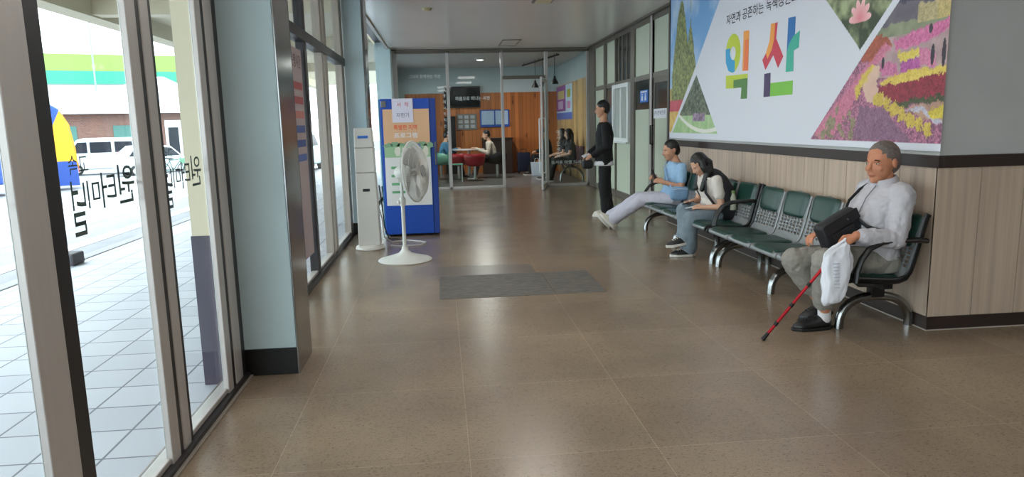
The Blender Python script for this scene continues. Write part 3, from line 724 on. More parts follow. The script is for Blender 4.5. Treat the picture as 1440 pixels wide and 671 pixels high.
# ------------------------------------------------------------------ waiting benches
M['shell'] = mat('grey_perforated_steel', (146, 150, 152), .42, .35)
M['pad'] = mat('dark_green_leatherette', (22, 56, 48), .32, 0, .12, 12, .05)
M['seat_edge'] = mat('black_frame_edge', (22, 22, 24), .35, .2)
PROF = [(2.418, .325), (2.412, .345), (2.425, .362), (2.48, .366), (2.58, .356), (2.70, .346), (2.77, .346), (2.815, .362), (2.842, .40), (2.862, .47), (2.885, .56), (2.91, .66), (2.932, .745), (2.94, .752)]
def prof_at(t):
    P = [Vector((a, b)) for a, b in PROF]; Ls = [0]
    for a, b in zip(P, P[1:]): Ls.append(Ls[-1]+(b-a).length)
    d = t*Ls[-1]
    for i in range(len(P)-1):
        if d <= Ls[i+1]+1e-9:
            k = (d-Ls[i])/(Ls[i+1]-Ls[i]); return P[i].lerp(P[i+1], k), (P[i+1]-P[i]).normalized()
    return P[-1], (P[-1]-P[-2]).normalized()
def seat_shell(y0, y1):
    nu, nv = 24, 60
    def fn(s, t):
        p, d = prof_at(t); e = 1-.05*(max(0, t-.93)/.07)**2*(abs(2*s-1))
        return (p.x, y0+(y1-y0)*s, p.y*e)
    def skip(i, j):
        if i < 2 or i > nu-3: return False
        low = 34 <= j <= 43 and j % 2 == 1
        return low and (i % 3 != 1)
    q = MB(); q.grid(fn, nu, nv, skip); return q
def seat_pad(y0, y1, t0, t1, th, taper=0, rc=.5):
    nu, nv = 16, 22; q = MB()
    def fn(s, t, off):
        a, b = 2*s-1, 2*t-1
        # rounded outline (superellipse) with the lower edge of the back pad drawn in
        k = (1-abs(b)**8*.10)*(1-taper*(1-t))
        kk = (1-abs(a)**6*.045)
        p, d = prof_at(t0+(t1-t0)*(.5+.5*b*kk)); n = Vector((-d.y, d.x))
        h = th*max(0, 1-abs(a)**7)**.45*max(0, 1-abs(b)**9)**.45*off+.003
        return (p.x+n.x*h, (y0+y1)/2+(y1-y0)/2*a*k, p.y+n.y*h)
    q.grid(lambda s, t: fn(s, t, 1), nu, nv); q.grid(lambda s, t: fn(s, t, 0), nu, nv)
    return q
def arch_pts(y, x0=2.505, x1=2.985, h=.205):
    out = []
    for i in range(17):
        a = math.pi*i/16
        cx = (x0+x1)/2-(x1-x0)/2*math.cos(a)*abs(math.cos(a))**-.12 if abs(math.cos(a)) > 1e-3 else (x0+x1)/2
        out.append((cx, y, h*math.sin(a)**.75))
    return out
def bench(y0, pitch, legs, label):
    n = 5; y1 = y0+n*pitch
    r = thing('waiting_bench', (2.7, (y0+y1)/2, 0), label, 'bench', 'five seat waiting benches along the panelled wall')
    for i in range(n):
        a, b = y0+pitch*i+.008, y0+pitch*(i+1)-.008
        s = seat_shell(a, b).build('seat', M['shell'], r, smooth='all', solid=.004)
        seat_pad(a+.016, b-.016, .035, .50, .020).build('seat_pad', M['pad'], s, smooth='all')
        seat_pad(a+.022, b-.022, .735, .985, .024, taper=.12).build('back_pad', M['pad'], s, smooth='all')
    q = MB(); q.box(2.68, 2.75, y0+.02, y1-.02, .285, .33); q.build('beam', M['black'], r, bevel=.004)
    for yy in (y0+.003, y1-.003):
        q = MB(); pts = []
        for i in range(40):
            p, d = prof_at(i/39); pts.append((p.x, yy, p.y-.004))
        q.tube(pts, [(.011, .021)]*40, 8); q.build('side_rail', M['seat_edge'], r, smooth=True)
    for yy in legs:
        q = MB(); q.tube(arch_pts(yy), .029, 14); q.build('leg', M['chrome'], r, smooth=True)
        q = MB(); q.box(2.70, 2.79, yy-.03, yy+.03, .20, .30); q.box(2.60, 2.86, yy-.022, yy+.022, .29, .325); q.build('bracket', M['black'], r, bevel=.004)
    for yy in (y0-.018, y1+.018):
        q = MB(); pts = [(2.925, yy, .588), (2.86, yy, .596), (2.72, yy, .596), (2.635, yy, .588), (2.56, yy, .555), (2.51, yy, .49), (2.485, yy, .42), (2.478, yy, .345)]
        q.tube(pts, [(.024, .017)]*len(pts), 10); q.tube([(2.478, yy, .35), (2.5, yy*.5+.5*(y0+y1)/2*0+yy*.5, .33), (2.6, yy, .325)], .012, 8)
        q.build('armrest', M['black'], r, smooth=True)
    return r
bench(3.985, .444, (4.17, 5.12, 6.17), 'near green padded waiting bench with the old man on its near end')
bench(6.265, .452, (6.33, 7.4, 8.52), 'far green padded waiting bench carrying the two younger people')

# ------------------------------------------------------------------ floor patches
M['patch'] = mat('worn_grey_floor_patch', (98, 93, 87), .5, 0, .4, 11, .12, stretch=(1, 3, 1))
M['patch2'] = mat('grey_floor_patch', (112, 102, 92), .3, 0, .06, 5)
def patch(x0, x1, y0, y1, label, m):
    q = MB(); q.box(x0, x1, y0, y1, -.01, .003); o = q.build('floor_patch', m, bevel=.001); return tag(o, label, 'floor mat')
patch(-.06, .862, 5.43, 6.27, 'wide dark worn grey floor mat, left half of the rectangle', M['patch'])
patch(.868, 1.282, 5.43, 6.27, 'narrow dark worn grey floor mat, right end of the rectangle', M['patch'])
patch(-.065, .815, 6.275, 6.70, 'smooth lighter grey floor patch behind the dark mats', M['patch2'])

# ------------------------------------------------------------------ white kiosk tower
k_ = thing('sanitizer_kiosk', (-.84, 7.95, 0), 'slim white kiosk tower between the window and the blue machine', 'kiosk')
def taper(z0, z1, xa, xb, d0, d1, name, m, bev=.008):
    q = MB(); x0, x1 = xa; X0, X1 = xb
    q.add([(x0, 7.85-d0*0, z0), (x1, 7.85, z0), (x1, 7.85+d0, z0), (x0, 7.85+d0, z0), (X0, 7.85, z1), (X1, 7.85, z1), (X1, 7.85+d1, z1), (X0, 7.85+d1, z1)],
          [(0,3,2,1),(4,5,6,7),(0,1,5,4),(1,2,6,5),(2,3,7,6),(3,0,4,7)])
    return q.build(name, m, k_, bevel=bev)
M['kiosk'] = mat('warm_white_plastic', (214, 212, 206), .4)
taper(.05, .86, (-.955, -.715), (-.945, -.735), .22, .2, 'column', M['kiosk'])
taper(.863, 1.13, (-.945, -.737), (-.942, -.742), .2, .2, 'middle_section', M['kiosk'])
taper(1.133, 1.345, (-.942, -.742), (-.938, -.752), .2, .18, 'head_section', M['kiosk'])
q = MB(); q.lathe([(.001, 0), (.24, 0), (.25, .012), (.235, .035), (.17, .055), (.001, .056)], (0, 0, 0), n=40)
for v in q.v: v.x = -.838+v.x*.66; v.y = 7.95+v.y*.75
q.build('foot', M['kiosk'], k_, smooth=True)
q = MB(); q.box(-.875, -.80, 7.842, 7.852, .655, .685); q.build('slot', M['black'], k_, bevel=.003)
q = MB(); q.box(-.90, -.79, 7.843, 7.851, 1.235, 1.262); q.build('label_strip', M['blue_sign'], k_)
q = MB(); q.tube([(-.735, 8.04, .5), (-.70, 8.06, .3), (-.69, 8.1, .1), (-.62, 8.3, .008), (-.45, 8.42, .008), (-.3, 8.3, .008), (-.22, 8.2, .008), (-.28, 8.05, .008), (-.5, 8.0, .008), (-.62, 8.06, .008)], .007, 8)
tag(q.build('power_cord', mat('white_cord', (200, 200, 200), .5), smooth=True), 'white power cord lying on the floor behind the fan', 'cord')
q = MB(); q.tube([(-.72, 8.10, .7), (-.705, 8.2, .45), (-.70, 8.3, .2), (-.67, 8.5, .02), (-.55, 8.55, .006)], .008, 8)
tag(q.build('power_cord', M['black'], smooth=True), 'black cord hanging between kiosk and blue machine', 'cord')

# ------------------------------------------------------------------ blue vending machine
vb = mat('cobalt_blue_enamel', (22, 72, 168), .35)
vb2 = mat('deep_blue_enamel', (20, 58, 140), .35)
v_ = thing('vending_machine', (-.39, 9.05, 0), 'tall cobalt blue vending machine with poster and paper sign', 'vending machine')
q = MB(); q.box(-.715, -.055, 8.80, 9.35, .02, 1.685); q.build('cabinet', vb2, v_, bevel=.008)
q = MB(); q.box(-.735, -.73+.005, 8.77, 9.30, .03, 1.68); q.build('side_strip', mat('teal_edge', (40, 120, 160), .4), v_)
q = MB(); q.box(-.72, -.125, 8.75, 8.80, .03, 1.685); dr = q.build('door', vb, v_, bevel=.006)
q = MB(); q.box(-.12, -.055, 8.755, 8.80, .03, 1.685); q.build('door_frame', vb2, v_, bevel=.004)
q = MB(); q.box(-.082, -.062, 8.725, 8.757, .88, 1.16); q.build('handle', M['steel'], v_, bevel=.004)
for xx in (-.66, -.12):
    q = MB(); q.box(xx-.03, xx+.03, 8.85, 9.3, 0, .03); q.build('foot', M['black'], v_)
q = MB(); q.box(-.705, -.645, 8.744, 8.75, 1.585, 1.66); q.build('lock_plate', M['steel'], v_, bevel=.003)
def flat(x0, x1, z0, z1, y, name, m, par, t=.002):
    q = MB(); q.box(x0, x1, y-t, y, z0, z1); return q.build(name, m, par)
po = flat(-.69, -.135, .39, 1.56, 8.749, 'poster', mat('poster_white', (216, 216, 214), .5), v_)
flat(-.69, -.135, 1.13, 1.56, 8.7465, 'poster_top', mat('poster_tan', (214, 172, 134), .5), po, .001)
def blob2d(cx, cz, rx, rz, seed, n=40):
    rs = random.Random(seed); ph = [rs.random()*6 for _ in range(3)]
    return [(cx+rx*math.cos(a)*(1+.12*math.sin(3*a+ph[0])+.08*math.sin(7*a+ph[1])), cz+rz*math.sin(a)*(1+.15*math.sin(4*a+ph[2]))) for a in [2*math.pi*i/n for i in range(n)]]
def shapes(name, m, polys, y, par):
    q = MB()
    for p in polys: q.prism(p, (0, y, 0), (1, 0, 0), (0, 0, 1), (0, .001, 0))
    return q.build(name, m, par)
shapes('poster_trees', mat('print_leaf', (124, 164, 130), .5), [blob2d(-.64+.082*i, 1.12+.015*(i % 2), .055, .035, i) for i in range(7)], 8.7452, po)
shapes('poster_meadow', mat('print_meadow', (150, 186, 146), .5), [[(-.69, .98), (-.135, .98), (-.135, 1.10), (-.3, 1.13), (-.69, 1.10)]], 8.7448, po)
shapes('poster_figures', mat('print_figures', (214, 214, 200), .5), [blob2d(-.53+.085*i, 1.05, .035, .06, 20+i) for i in range(5)], 8.7443, po)
shapes('poster_figures', mat('print_figure_blue', (96, 120, 170), .5), [blob2d(-.28, 1.07, .04, .07, 31)], 8.7438, po)
shapes('poster_lines', mat('print_green_line', (96, 160, 112), .5), [[(-.62, z), (-.46, z), (-.46, z+.03), (-.62, z+.03)] for z in (.84, .74, .64, .54)], 8.7452, po)
text('특별한 지역', (-.565, 8.745, 1.31), (1, 0, 0), (0, 0, 1), .28, .062, mat('print_headline', (222, 92, 56), .5), po, name='headline', bold=.02)
text('프로그램', (-.565, 8.745, 1.215), (1, 0, 0), (0, 0, 1), .28, .062, M['paper'], po, name='headline', bold=.02)
ps = flat(-.575, -.325, 1.40, 1.685, 8.743, 'paper_sign', mat('pale_lilac_paper', (212, 210, 226), .6), v_)
text('서  적', (-.515, 8.740, 1.585), (1, 0, 0), (0, 0, 1), .135, .055, M['red_ink'], ps, name='sign_lettering')
text('자판기', (-.525, 8.740, 1.46), (1, 0, 0), (0, 0, 1), .15, .055, mat('navy_ink', (50, 56, 90), .7), ps, name='sign_lettering')

# ------------------------------------------------------------------ standing fan
fan = thing('standing_fan', (-.41, 7.16, 0), 'white pedestal fan with round wire guard before the blue machine', 'fan')
M['fan'] = mat('fan_white_plastic', (214, 214, 208), .4)
q = MB(); q.lathe([(.001, 0), (.27, 0), (.275, .008), (.262, .018), (.16, .045), (.07, .075), (.035, .11), (.03, .14), (.001, .14)], (-.41, 7.16, 0), n=48); q.build('base', M['fan'], fan, smooth=True)
q = MB(); q.tube([(-.41, 7.16, .12), (-.41, 7.16, .62)], .019, 16); q.tube([(-.41, 7.16, .55), (-.415, 7.16, .86)], .015, 16); q.build('pole', M['fan'], fan, smooth=True)
q = MB(); q.lathe([(.028, 0), (.032, .02), (.032, .07), (.022, .09)], (-.41, 7.16, .56)); q.ell((-.445, 7.15, .60), (.02, .02, .02)); q.build('collar', M['fan'], fan, smooth=True)
ax = Vector((.93, -.34, .08)).normalized(); fc = Vector((-.275, 7.12, .905))
q = MB(); q.lathe([(.001, -.21), (.05, -.20), (.068, -.17), (.072, -.08), (.06, -.05), (.001, -.05)], fc, ax, 24); q.box(-.445, -.385, 7.13, 7.19, .80, .88); q.build('motor_housing', M['fan'], fan, smooth=True, bevel=.004)
wire = mat('guard_wire', (206, 206, 200), .4)
def ring_pts(R, off, n=40):
    a = ax.orthogonal().normalized(); b = ax.cross(a)
    return [fc+ax*off+(a*math.cos(2*math.pi*i/n)+b*math.sin(2*math.pi*i/n))*R for i in range(n)]
GR = .30
q = MB(); q.tube(ring_pts(GR, 0, 48), .009, 8, closed=True); q.build('guard_rim', M['fan'], fan, smooth=True)
for sg, nm, dep in ((1, 'front_guard', .085), (-1, 'rear_guard', .075)):
    q = MB(); a = ax.orthogonal().normalized(); b = ax.cross(a)
    for i in range(88):
        t0 = 2*math.pi*i/88; pts = []
        for j in range(7):
            R = .055+(GR-.055)*j/6; tt = t0+sg*.35*(1-j/6); off = sg*dep*math.sqrt(max(0, 1-(R/GR)**2.6))
            pts.append(fc+ax*off+(a*math.cos(tt)+b*math.sin(tt))*R)
        q.tube(pts, .0019, 4)
    for R in (.12, .2, .26): q.tube(ring_pts(R, sg*dep*math.sqrt(max(0, 1-(R/GR)**2.6)), 40), .0018, 4, closed=True)
    g_ = q.build(nm, wire, fan)
q = MB(); q.lathe([(.001, .075), (.06, .08), (.06, .092), (.001, .095)], fc, ax, 24); q.build('badge', mat('fan_badge', (150, 150, 150), .3), fan, smooth=True)
bl = mat('grey_fan_blade', (170, 172, 172), .35)
a = ax.orthogonal().normalized(); b = ax.cross(a)
for kk in range(5):
    q = MB(); base = 2*math.pi*kk/5
    def fn(s, t):
        R = .03+.235*t; ww = (.25+.75*math.sin(math.pi*min(1, t*.62+.1)))*.9
        tt = base+(s-.5)*1.0*ww+t*.35; off = .025*(.5-s)*2*(1-.3*t)
        return fc+ax*off+(a*math.cos(tt)+b*math.sin(tt))*R
    q.grid(fn, 8, 8); q.build('blade', bl, fan, smooth='all', solid=.003)
q = MB(); q.lathe([(.001, .04), (.035, .035), (.04, -.04), (.001, -.05)], fc, ax, 20); q.build('hub', bl, fan, smooth=True)

# ------------------------------------------------------------------ posters on the far glazing (left)
ps = thing('glass_poster', (-1.18, 6.15, 1.2), 'narrow tall notice sheet taped inside the far glazing', 'poster')
q = MB(); q.box(-1.183, -1.179, 5.92, 6.42, .25, 2.02); q.build('sheet', mat('pale_mauve_paper', (176, 160, 160), .6), ps)
text('운행시간', (-1.178, 6.38, 1.86), (0, 1, 0), (0, 0, 1), None, .10, M['ink'], ps) if False else text('운행시간', (-1.178, 5.97, 1.86), (0, 1, 0), (0, 0, 1), .40, .11, M['ink'], ps)
for i, c_ in enumerate(((170, 90, 90), (170, 90, 90), (190, 120, 110), (70, 90, 150), (70, 90, 150), (90, 110, 170))):
    q = MB(); q.box(-1.178, -1.176, 5.97, 6.37, 1.68-.12*i, 1.74-.12*i); q.build('printed_line', mat('print_row', c_, .6), ps)

# ------------------------------------------------------------------ people
def nz(v): return Vector(v).normalized()
def seg(mb, pts, rad, n=16):
    """tapered limb with rounded joints"""
    pts = [Vector(p) for p in pts]
    P, R = [], []
    for i in range(len(pts)-1):
        for k in range(5):
            t = k/5; P.append(pts[i].lerp(pts[i+1], t)); R.append(rad[i]*(1-t)+rad[i+1]*t)
    P.append(pts[-1]); R.append(rad[-1])
    mb.tube(P, R, n)
    for p, r in zip(pts, rad): mb.ell(p, (r*.99, r*.99, r*.99), n=14, m=9)
def torso(mb, rings, n=24, ex=2.4):
    """rings: (centre, right vector, depth vector)"""
    L = []
    for c, a, b in rings:
        c, a, b = Vector(c), Vector(a), Vector(b); r = []
        for k in range(n):
            t = 2*math.pi*k/n; ct, st = math.cos(t), math.sin(t)
            r.append(c+a*math.copysign(abs(ct)**(2/ex), ct)+b*math.copysign(abs(st)**(2/ex), st))
        L.append(r)
    mb.loft(L)
def head_shape(mb, c, f, u, h):
    f = nz(f); u = nz(Vector(u)-f*f.dot(Vector(u))); r = f.cross(u); c = Vector(c)
    P = lambda a, b, d: c+f*a*h+r*b*h+u*d*h
    A = (r, f, u)
    mb.ell(P(-.06, 0, .10), (.325*h, .40*h, .385*h), A)          # cranium
    mb.ell(P(.09, 0, -.12), (.265*h, .30*h, .34*h), A)            # face
    mb.ell(P(.18, 0, -.34), (.17*h, .17*h, .14*h), A)             # jaw
    mb.ell(P(.31, 0, -.40), (.075*h, .06*h, .065*h), A)           # chin
    mb.ell(P(.315, 0, .085), (.20*h, .06*h, .045*h), A)           # brow
    for s in (-1, 1):
        mb.ell(P(.28, s*.15, -.12), (.085*h, .06*h, .075*h), A)   # cheek
        mb.ell(P(-.04, s*.335, -.03), (.03*h, .07*h, .115*h), A, 12, 8)  # ear
    seg(mb, [P(.36, 0, .04), P(.445, 0, -.10)], [.035*h, .05*h], 10)     # nose
    mb.ell(P(.40, 0, -.125), (.07*h, .045*h, .032*h), A, 12, 8)
    mb.ell(P(.365, 0, -.245), (.085*h, .03*h, .022*h), A, 12, 8)  # lips
    mb.ell(P(.36, 0, -.275), (.075*h, .03*h, .022*h), A, 12, 8)
    return P, A
def hand(mb, w, d, nrm, side, s=1.0, curl=.5, thumb=.6):
    """w wrist, d direction to the knuckles, nrm back-of-hand normal, side = +1 thumb on d x nrm side"""
    w = Vector(w); d = nz(d); nrm = nz(Vector(nrm)-d*d.dot(Vector(nrm))); a = d.cross(nrm)*side
    K = w+d*.085*s
    torso(mb, [(w, a*.025*s, nrm*.019*s), (w+d*.03*s, a*.034*s, nrm*.017*s), (w+d*.065*s, a*.042*s, nrm*.015*s), (K+d*.006*s, a*.040*s, nrm*.012*s)], 14)
    for i, (off, L) in enumerate(((.030, .072), (.010, .080), (-.010, .074), (-.029, .058))):
        p = K+a*off*s-d*abs(off)*.2*s; pts = [p-d*.015*s, p]; ang = curl*.55
        for fr in (.44, .31, .25):
            dd = d*math.cos(ang)-nrm*math.sin(ang); p = p+dd*L*fr*s; pts.append(p); ang += curl*.75
        seg(mb, pts, [.0095*s, .0098*s, .0088*s, .008*s, .007*s], 8)
    p = w+d*.025*s+a*.030*s; t1 = p+(a*.8+d*.62-nrm*.2).normalized()*.034*s
    t2 = t1+(a*.25+d*.95-nrm*thumb).normalized()*.030*s; t3 = t2+(d*.9-nrm*thumb-a*.1).normalized()*.024*s
    seg(mb, [p, t1, t2, t3], [.014*s, .0125*s, .0105*s, .0085*s], 8)
def shoe(name, heel, toe, up, m_up, m_sole, par, wd=.045, ht=.09, sole=.022, smooth=True):
    heel, toe, up = Vector(heel), Vector(toe), nz(up); f = (toe-heel); L = f.length; f.normalize(); up = nz(up-f*f.dot(up)); r = f.cross(up)
    out = lambda t: wd*(.74+.50*math.sin(math.pi*min(1, t*.80+.10))-.32*max(0, t-.8)/.2)
    q = MB(); rings = []
    for i in range(15):
        t = i/14; W = out(t)*(.30 if i in (0, 14) else .75 if i in (1, 13) else 1)
        H = sole+(ht-sole)*(1 if t < .42 else 1-.60*((t-.42)/.58)**.85)*(.72 if i in (0, 14) else .92 if i in (1, 13) else 1)
        c = heel+f*L*t
        rings.append([c+r*W*a+up*(sole*.6+(H-sole*.6)*b) for a, b in ((-1, 0), (-1.0, .35), (-.78, .75), (-.36, 1), (.36, 1), (.78, .75), (1.0, .35), (1, 0))])
    q.loft(rings); o = q.build(name, m_up, par, smooth='all')
    d = o.modifiers.new('sub', 'SUBSURF'); d.levels = d.render_levels = 1
    q = MB(); rings = []
    for i in range(15):
        t = i/14; W = (out(t)+.004)*(.45 if i in (0, 14) else .82 if i in (1, 13) else 1); c = heel+f*(L*t+(.006 if i == 14 else -.006 if i == 0 else 0))
        rings.append([c-r*W, c-r*W+up*sole, c+r*W+up*sole, c+r*W])
    q.loft(rings); q.build('sole', m_sole, o, bevel=.004)
    q = MB()
    for i in range(4):
        t = .46+.085*i; H = sole+(ht-sole)*(1-.60*((t-.42)/.58)**.85)+.003
        c = heel+f*L*t+up*H; W = out(t)*.45
        q.tube([c-r*W-up*.008, c+up*.002, c+r*W-up*.008], .0035, 6)
    q.build('laces', m_sole if m_up is not M.get('black_leather') else M['black'], o)
    return o
def eyes(P, A, h, par):
    for s in (-1, 1):
        q = MB(); q.ell(P(.318, s*.135, .01), (.045*h, .03*h, .018*h), A, 12, 8); e = q.build('eye', M['eye'], par, smooth='all')
        q = MB(); q.ell(P(.343, s*.135, .01), (.018*h, .009*h, .016*h), A, 10, 6); q.build('iris', M['iris'], e, smooth='all')
        q = MB(); q.tube([P(.345, s*.06, .085), P(.36, s*.13, .105), P(.325, s*.22, .08)], [.012*h, .016*h, .008*h], 6); q.build('eyebrow', M['hair'], par, smooth=True)
    q = MB(); q.tube([P(.36, -.10, -.262), P(.392, 0, -.258), P(.36, .10, -.262)], [.008*h, .016*h, .008*h], 6); q.build('lips', M['lips'], par, smooth=True)
M['skin'] = mat('skin_tan', (196, 146, 118), .5, 0, .05, 20, spec=.35)
M['skin_old'] = mat('weathered_skin', (190, 128, 98), .55, 0, .08, 25, .1, spec=.35)
M['skin_pale'] = mat('skin_fair', (206, 160, 134), .5, spec=.35)
M['hair'] = mat('black_hair', (20, 18, 18), .42, 0, .3, 60, .15, stretch=(1, 1, .15))
M['hair_grey'] = mat('thin_dark_grey_hair', (104, 94, 90), .6, 0, .3, 60, .2)
M['eye'] = mat('eye_white', (220, 214, 206), .3)
M['iris'] = mat('dark_iris', (30, 22, 18), .2)
M['lips'] = mat('lip_tone', (160, 92, 84), .5)
M['black_leather'] = mat('black_shoe', (20, 20, 22), .4)
M['black_sole'] = mat('black_rubber', (14, 14, 14), .6)
M['white_sole'] = mat('white_rubber', (214, 210, 202), .5)

def hair_cap(mb, P, A, h, low=-.08, full=1.0):
    """short hair: shell over the cranium, brow line left free"""
    mb.ell(P(-.085, 0, .145), (.345*h*full, .395*h*full, .375*h*full), A)
    mb.ell(P(-.20, 0, -.02+low*.3), (.30*h*full, .27*h*full, .33*h*full), A)

# ---- old man with stick on the near bench
man = thing('person', (2.72, 4.22, 0), 'person in pale grey jacket sitting on the near bench end with stick and carrier bag', 'person')
h = .262
hc = Vector((2.765, 4.215, 1.058)); hf = nz((-.93, -.30, -.10)); hu = nz((-.06, 0, 1))
body = MB()
P, A = head_shape(body, hc, hf, hu, h)
seg(body, [(2.80, 4.22, .86), (2.795, 4.22, .93), hc+Vector((.015, .005, -.07))], [.075, .060, .058])
torso(body, [((2.74, 4.22, .40), (0, .15, 0), (.10, 0, 0)), ((2.73, 4.22, .52), (0, .15, 0), (.11, 0, 0)), ((2.74, 4.22, .70), (0, .15, 0), (.11, 0, 0)), ((2.79, 4.22, .86), (0, .14, 0), (.08, 0, 0)), ((2.80, 4.22, .92), (0, .07, 0), (.05, 0, 0))])
# near (left) arm
sl, el_, wl = Vector((2.80, 4.035, .865)), Vector((2.745, 3.995, .60)), Vector((2.492, 4.0, .632))
seg(body, [sl, el_, wl], [.055, .042, .03])
hd = nz((-.86, .02, -.42))
hand(body, wl+hd*.005, hd, (-.42, -.25, .88), 1, 1.02, 1.25, .7)
# far (right) arm resting on the lap
sr, er, wr = Vector((2.80, 4.405, .865)), Vector((2.70, 4.44, .61)), Vector((2.47, 4.36, .60))
seg(body, [sr, er, wr], [.055, .042, .03])
hand(body, wr, (-.9, -.25, -.2), (-.1, .2, .95), -1, 1.0, .7)
# legs
kf, af = Vector((2.262, 4.325, .435)), Vector((2.475, 4.33, .125))
kn, an = Vector((2.352, 4.095, .462)), Vector((2.41, 4.175, .10))
for hp, kk, aa in (((2.70, 4.30, .44), kf, af), ((2.70, 4.13, .44), kn, an)): seg(body, [hp, kk, aa], [.075, .055, .036])
remesh(body, 'body', M['skin_old'], man, .0045, 3)
eyes(P, A, h, man)
q = MB(); hair_cap(q, P, A, h, 0, .985)
q.ell(P(-.05, 0, .21), (.31*h, .33*h, .30*h), A)
ho = remesh(q, 'hair', M['hair_grey'], man, .006, 2, .004, .02)
M['jacket'] = mat('pale_grey_cotton', (182, 179, 184), .8, 0, .05, 11, .5, stretch=(1, 1, .5))
q = MB()
torso(q, [((2.745, 4.22, .455), (0, .178, 0), (.125, 0, 0)), ((2.735, 4.22, .54), (0, .182, 0), (.135, 0, 0)), ((2.725, 4.22, .64), (0, .178, 0), (.140, 0, 0)), ((2.735, 4.22, .75), (0, .182, 0), (.138, 0, 0)), ((2.775, 4.22, .84), (0, .185, 0), (.115, 0, 0)), ((2.795, 4.22, .895), (0, .155, 0), (.085, 0, 0)), ((2.80, 4.22, .935), (0, .08, 0), (.07, 0, 0))], 32)
seg(q, [sl+V(0, .03, .015), sl, el_, el_.lerp(wl, .8)], [.066, .070, .062, .052])
seg(q, [sr-V(0, .03, -.015), sr, er, er.lerp(wr, .9)], [.066, .070, .062, .052])
jk = remesh(q, 'jacket', M['jacket'], man, .0055, 5, .020, .045)
q = MB()
for i in range(24):                                   # stand collar, open at the front
    pass
ring = []
for i in range(19):
    a = math.radians(35+290*i/18)
    ring.append(Vector((2.785-.075*math.cos(a), 4.22+.085*math.sin(a)*1.0, .935-.02*math.cos(a))))
q.tube(ring, [(.010, .028)]*19, 10); q.build('collar', M['jacket'], jk, smooth=True)
q = MB(); seg(q, [el_.lerp(wl, .74), el_.lerp(wl, .86)], [.050, .046]); q.build('cuff', M['jacket'], jk, smooth=True)
q = MB(); q.tube([(2.712, 4.18, .915), (2.64, 4.165, .84), (2.592, 4.16, .74), (2.588, 4.16, .62)], .0035, 6); q.build('zip', mat('grey_zip', (120, 118, 124), .4), jk)
M['slacks'] = mat('grey_wool_trousers', (138, 134, 126), .85, 0, .06, 12, .35, stretch=(1, 1, .4))
q = MB()
torso(q, [((2.78, 4.22, .375), (0, .165, 0), (.10, 0, 0)), ((2.765, 4.22, .45), (0, .172, 0), (.125, 0, 0)), ((2.75, 4.22, .53), (0, .165, 0), (.12, 0, 0))])
seg(q, [(2.72, 4.305, .445), kf+V(.005, 0, -.005), kf.lerp(af, .5)+V(.0, 0, 0), af+V(-.008, 0, .085)], [.095, .082, .074, .070])
seg(q, [(2.72, 4.135, .445), kn, kn.lerp(an, .5), an+V(-.008, 0, .085)], [.095, .085, .076, .070])
tr = remesh(q, 'trousers', M['slacks'], man, .006, 5, .018, .05)
q = MB(); seg(q, [af+V(-.01, 0, .065), af+V(-.005, 0, -.03)], [.042, .040]); q.build('sock', mat('white_sock', (214, 210, 212), .8), man, smooth=True)
q = MB(); seg(q, [an+V(-.005, 0, .10), an+V(.0, 0, -.03)], [.042, .040]); q.build('sock', bpy.data.materials['white_sock'], man, smooth=True)
shoe('shoe', (2.462, 4.19, .0), (2.195, 4.165, .0), (0, 0, 1), M['black_leather'], M['black_sole'], man, .041, .092, .020)
shoe('shoe', (2.545, 4.325, .055), (2.335, 4.345, .0), (.2, 0, 1), M['black_leather'], M['black_sole'], man, .041, .088, .020)

# his bag, carrier bag and stick
def curve_bag(): pass
cb = thing('crossbody_bag', (2.46, 4.2, .54), 'black fabric shoulder bag on the lap of the seated old man', 'bag')
M['nylon'] = mat('black_nylon', (26, 26, 30), .6, 0, .1, 40, .1)
q = MB(); o_ = Vector((2.47, 4.165, .652)); u_ = nz((.83, .10, .42)); v_ = nz((-.42, 0, .88)); n_ = u_.cross(v_)
v_ = n_.cross(u_); n_ = -n_
L = []
for i, (t, k) in enumerate(((-1, .9), (-.82, 1), (0, 1.04), (.82, 1), (1, .9))):
    L.append([o_+n_*.05*t+u_*x*k+v_*y*k for x, y in ((-.135, -.075), (-.12, -.09), (.12, -.09), (.135, -.075), (.135, .07), (.12, .085), (-.12, .085), (-.135, .07))])
q.loft(L); bb = q.build('bag_body', M['nylon'], cb, smooth='all', bevel=.006)
for sg in (1,):
    q = MB(); q.prism([(-.128, .02), (.128, .02), (.128, .086), (.11, .09), (-.11, .09), (-.128, .086)], o_-n_*.056, u_, v_, n_*.012*-1); q.build('flap', M['nylon'], bb, bevel=.004)
    q = MB(); q.prism([(-.09, -.075), (.07, -.075), (.07, .01), (-.09, .01)], o_-n_*.052, u_, v_, -n_*.014); pk = q.build('pocket', M['nylon'], bb, bevel=.005)
    q = MB(); q.obox(o_-n_*.068-v_*.045+u_*.0, u_*.028, v_*.007, n_*.002); q.build('label_patch', mat('bag_label', (70, 70, 76), .6), pk)
    q = MB(); q.lathe([(.001, 0), (.008, 0), (.006, .004), (.001, .004)], o_-n_*.068+u_*.04+v_*.052, -n_, 12); q.build('stud', M['steel'], bb)
q = MB(); q.tube([o_+u_*.12+v_*.03, (2.60, 4.075, .675), (2.65, 4.045, .655), (2.71, 4.05, .64)], [(.004, .012)]*4, 8); q.build('strap', M['nylon'], bb, smooth=True)
q = MB(); q.tube([o_-u_*.12+v_*.08, (2.49, 4.29, .70), (2.588, 4.30, .735), (2.618, 4.31, .81), (2.69, 4.315, .88), (2.77, 4.32, .925), (2.86, 4.31, .90)], [(.004, .012)]*7, 8); q.build('strap', M['nylon'], bb, smooth=True)

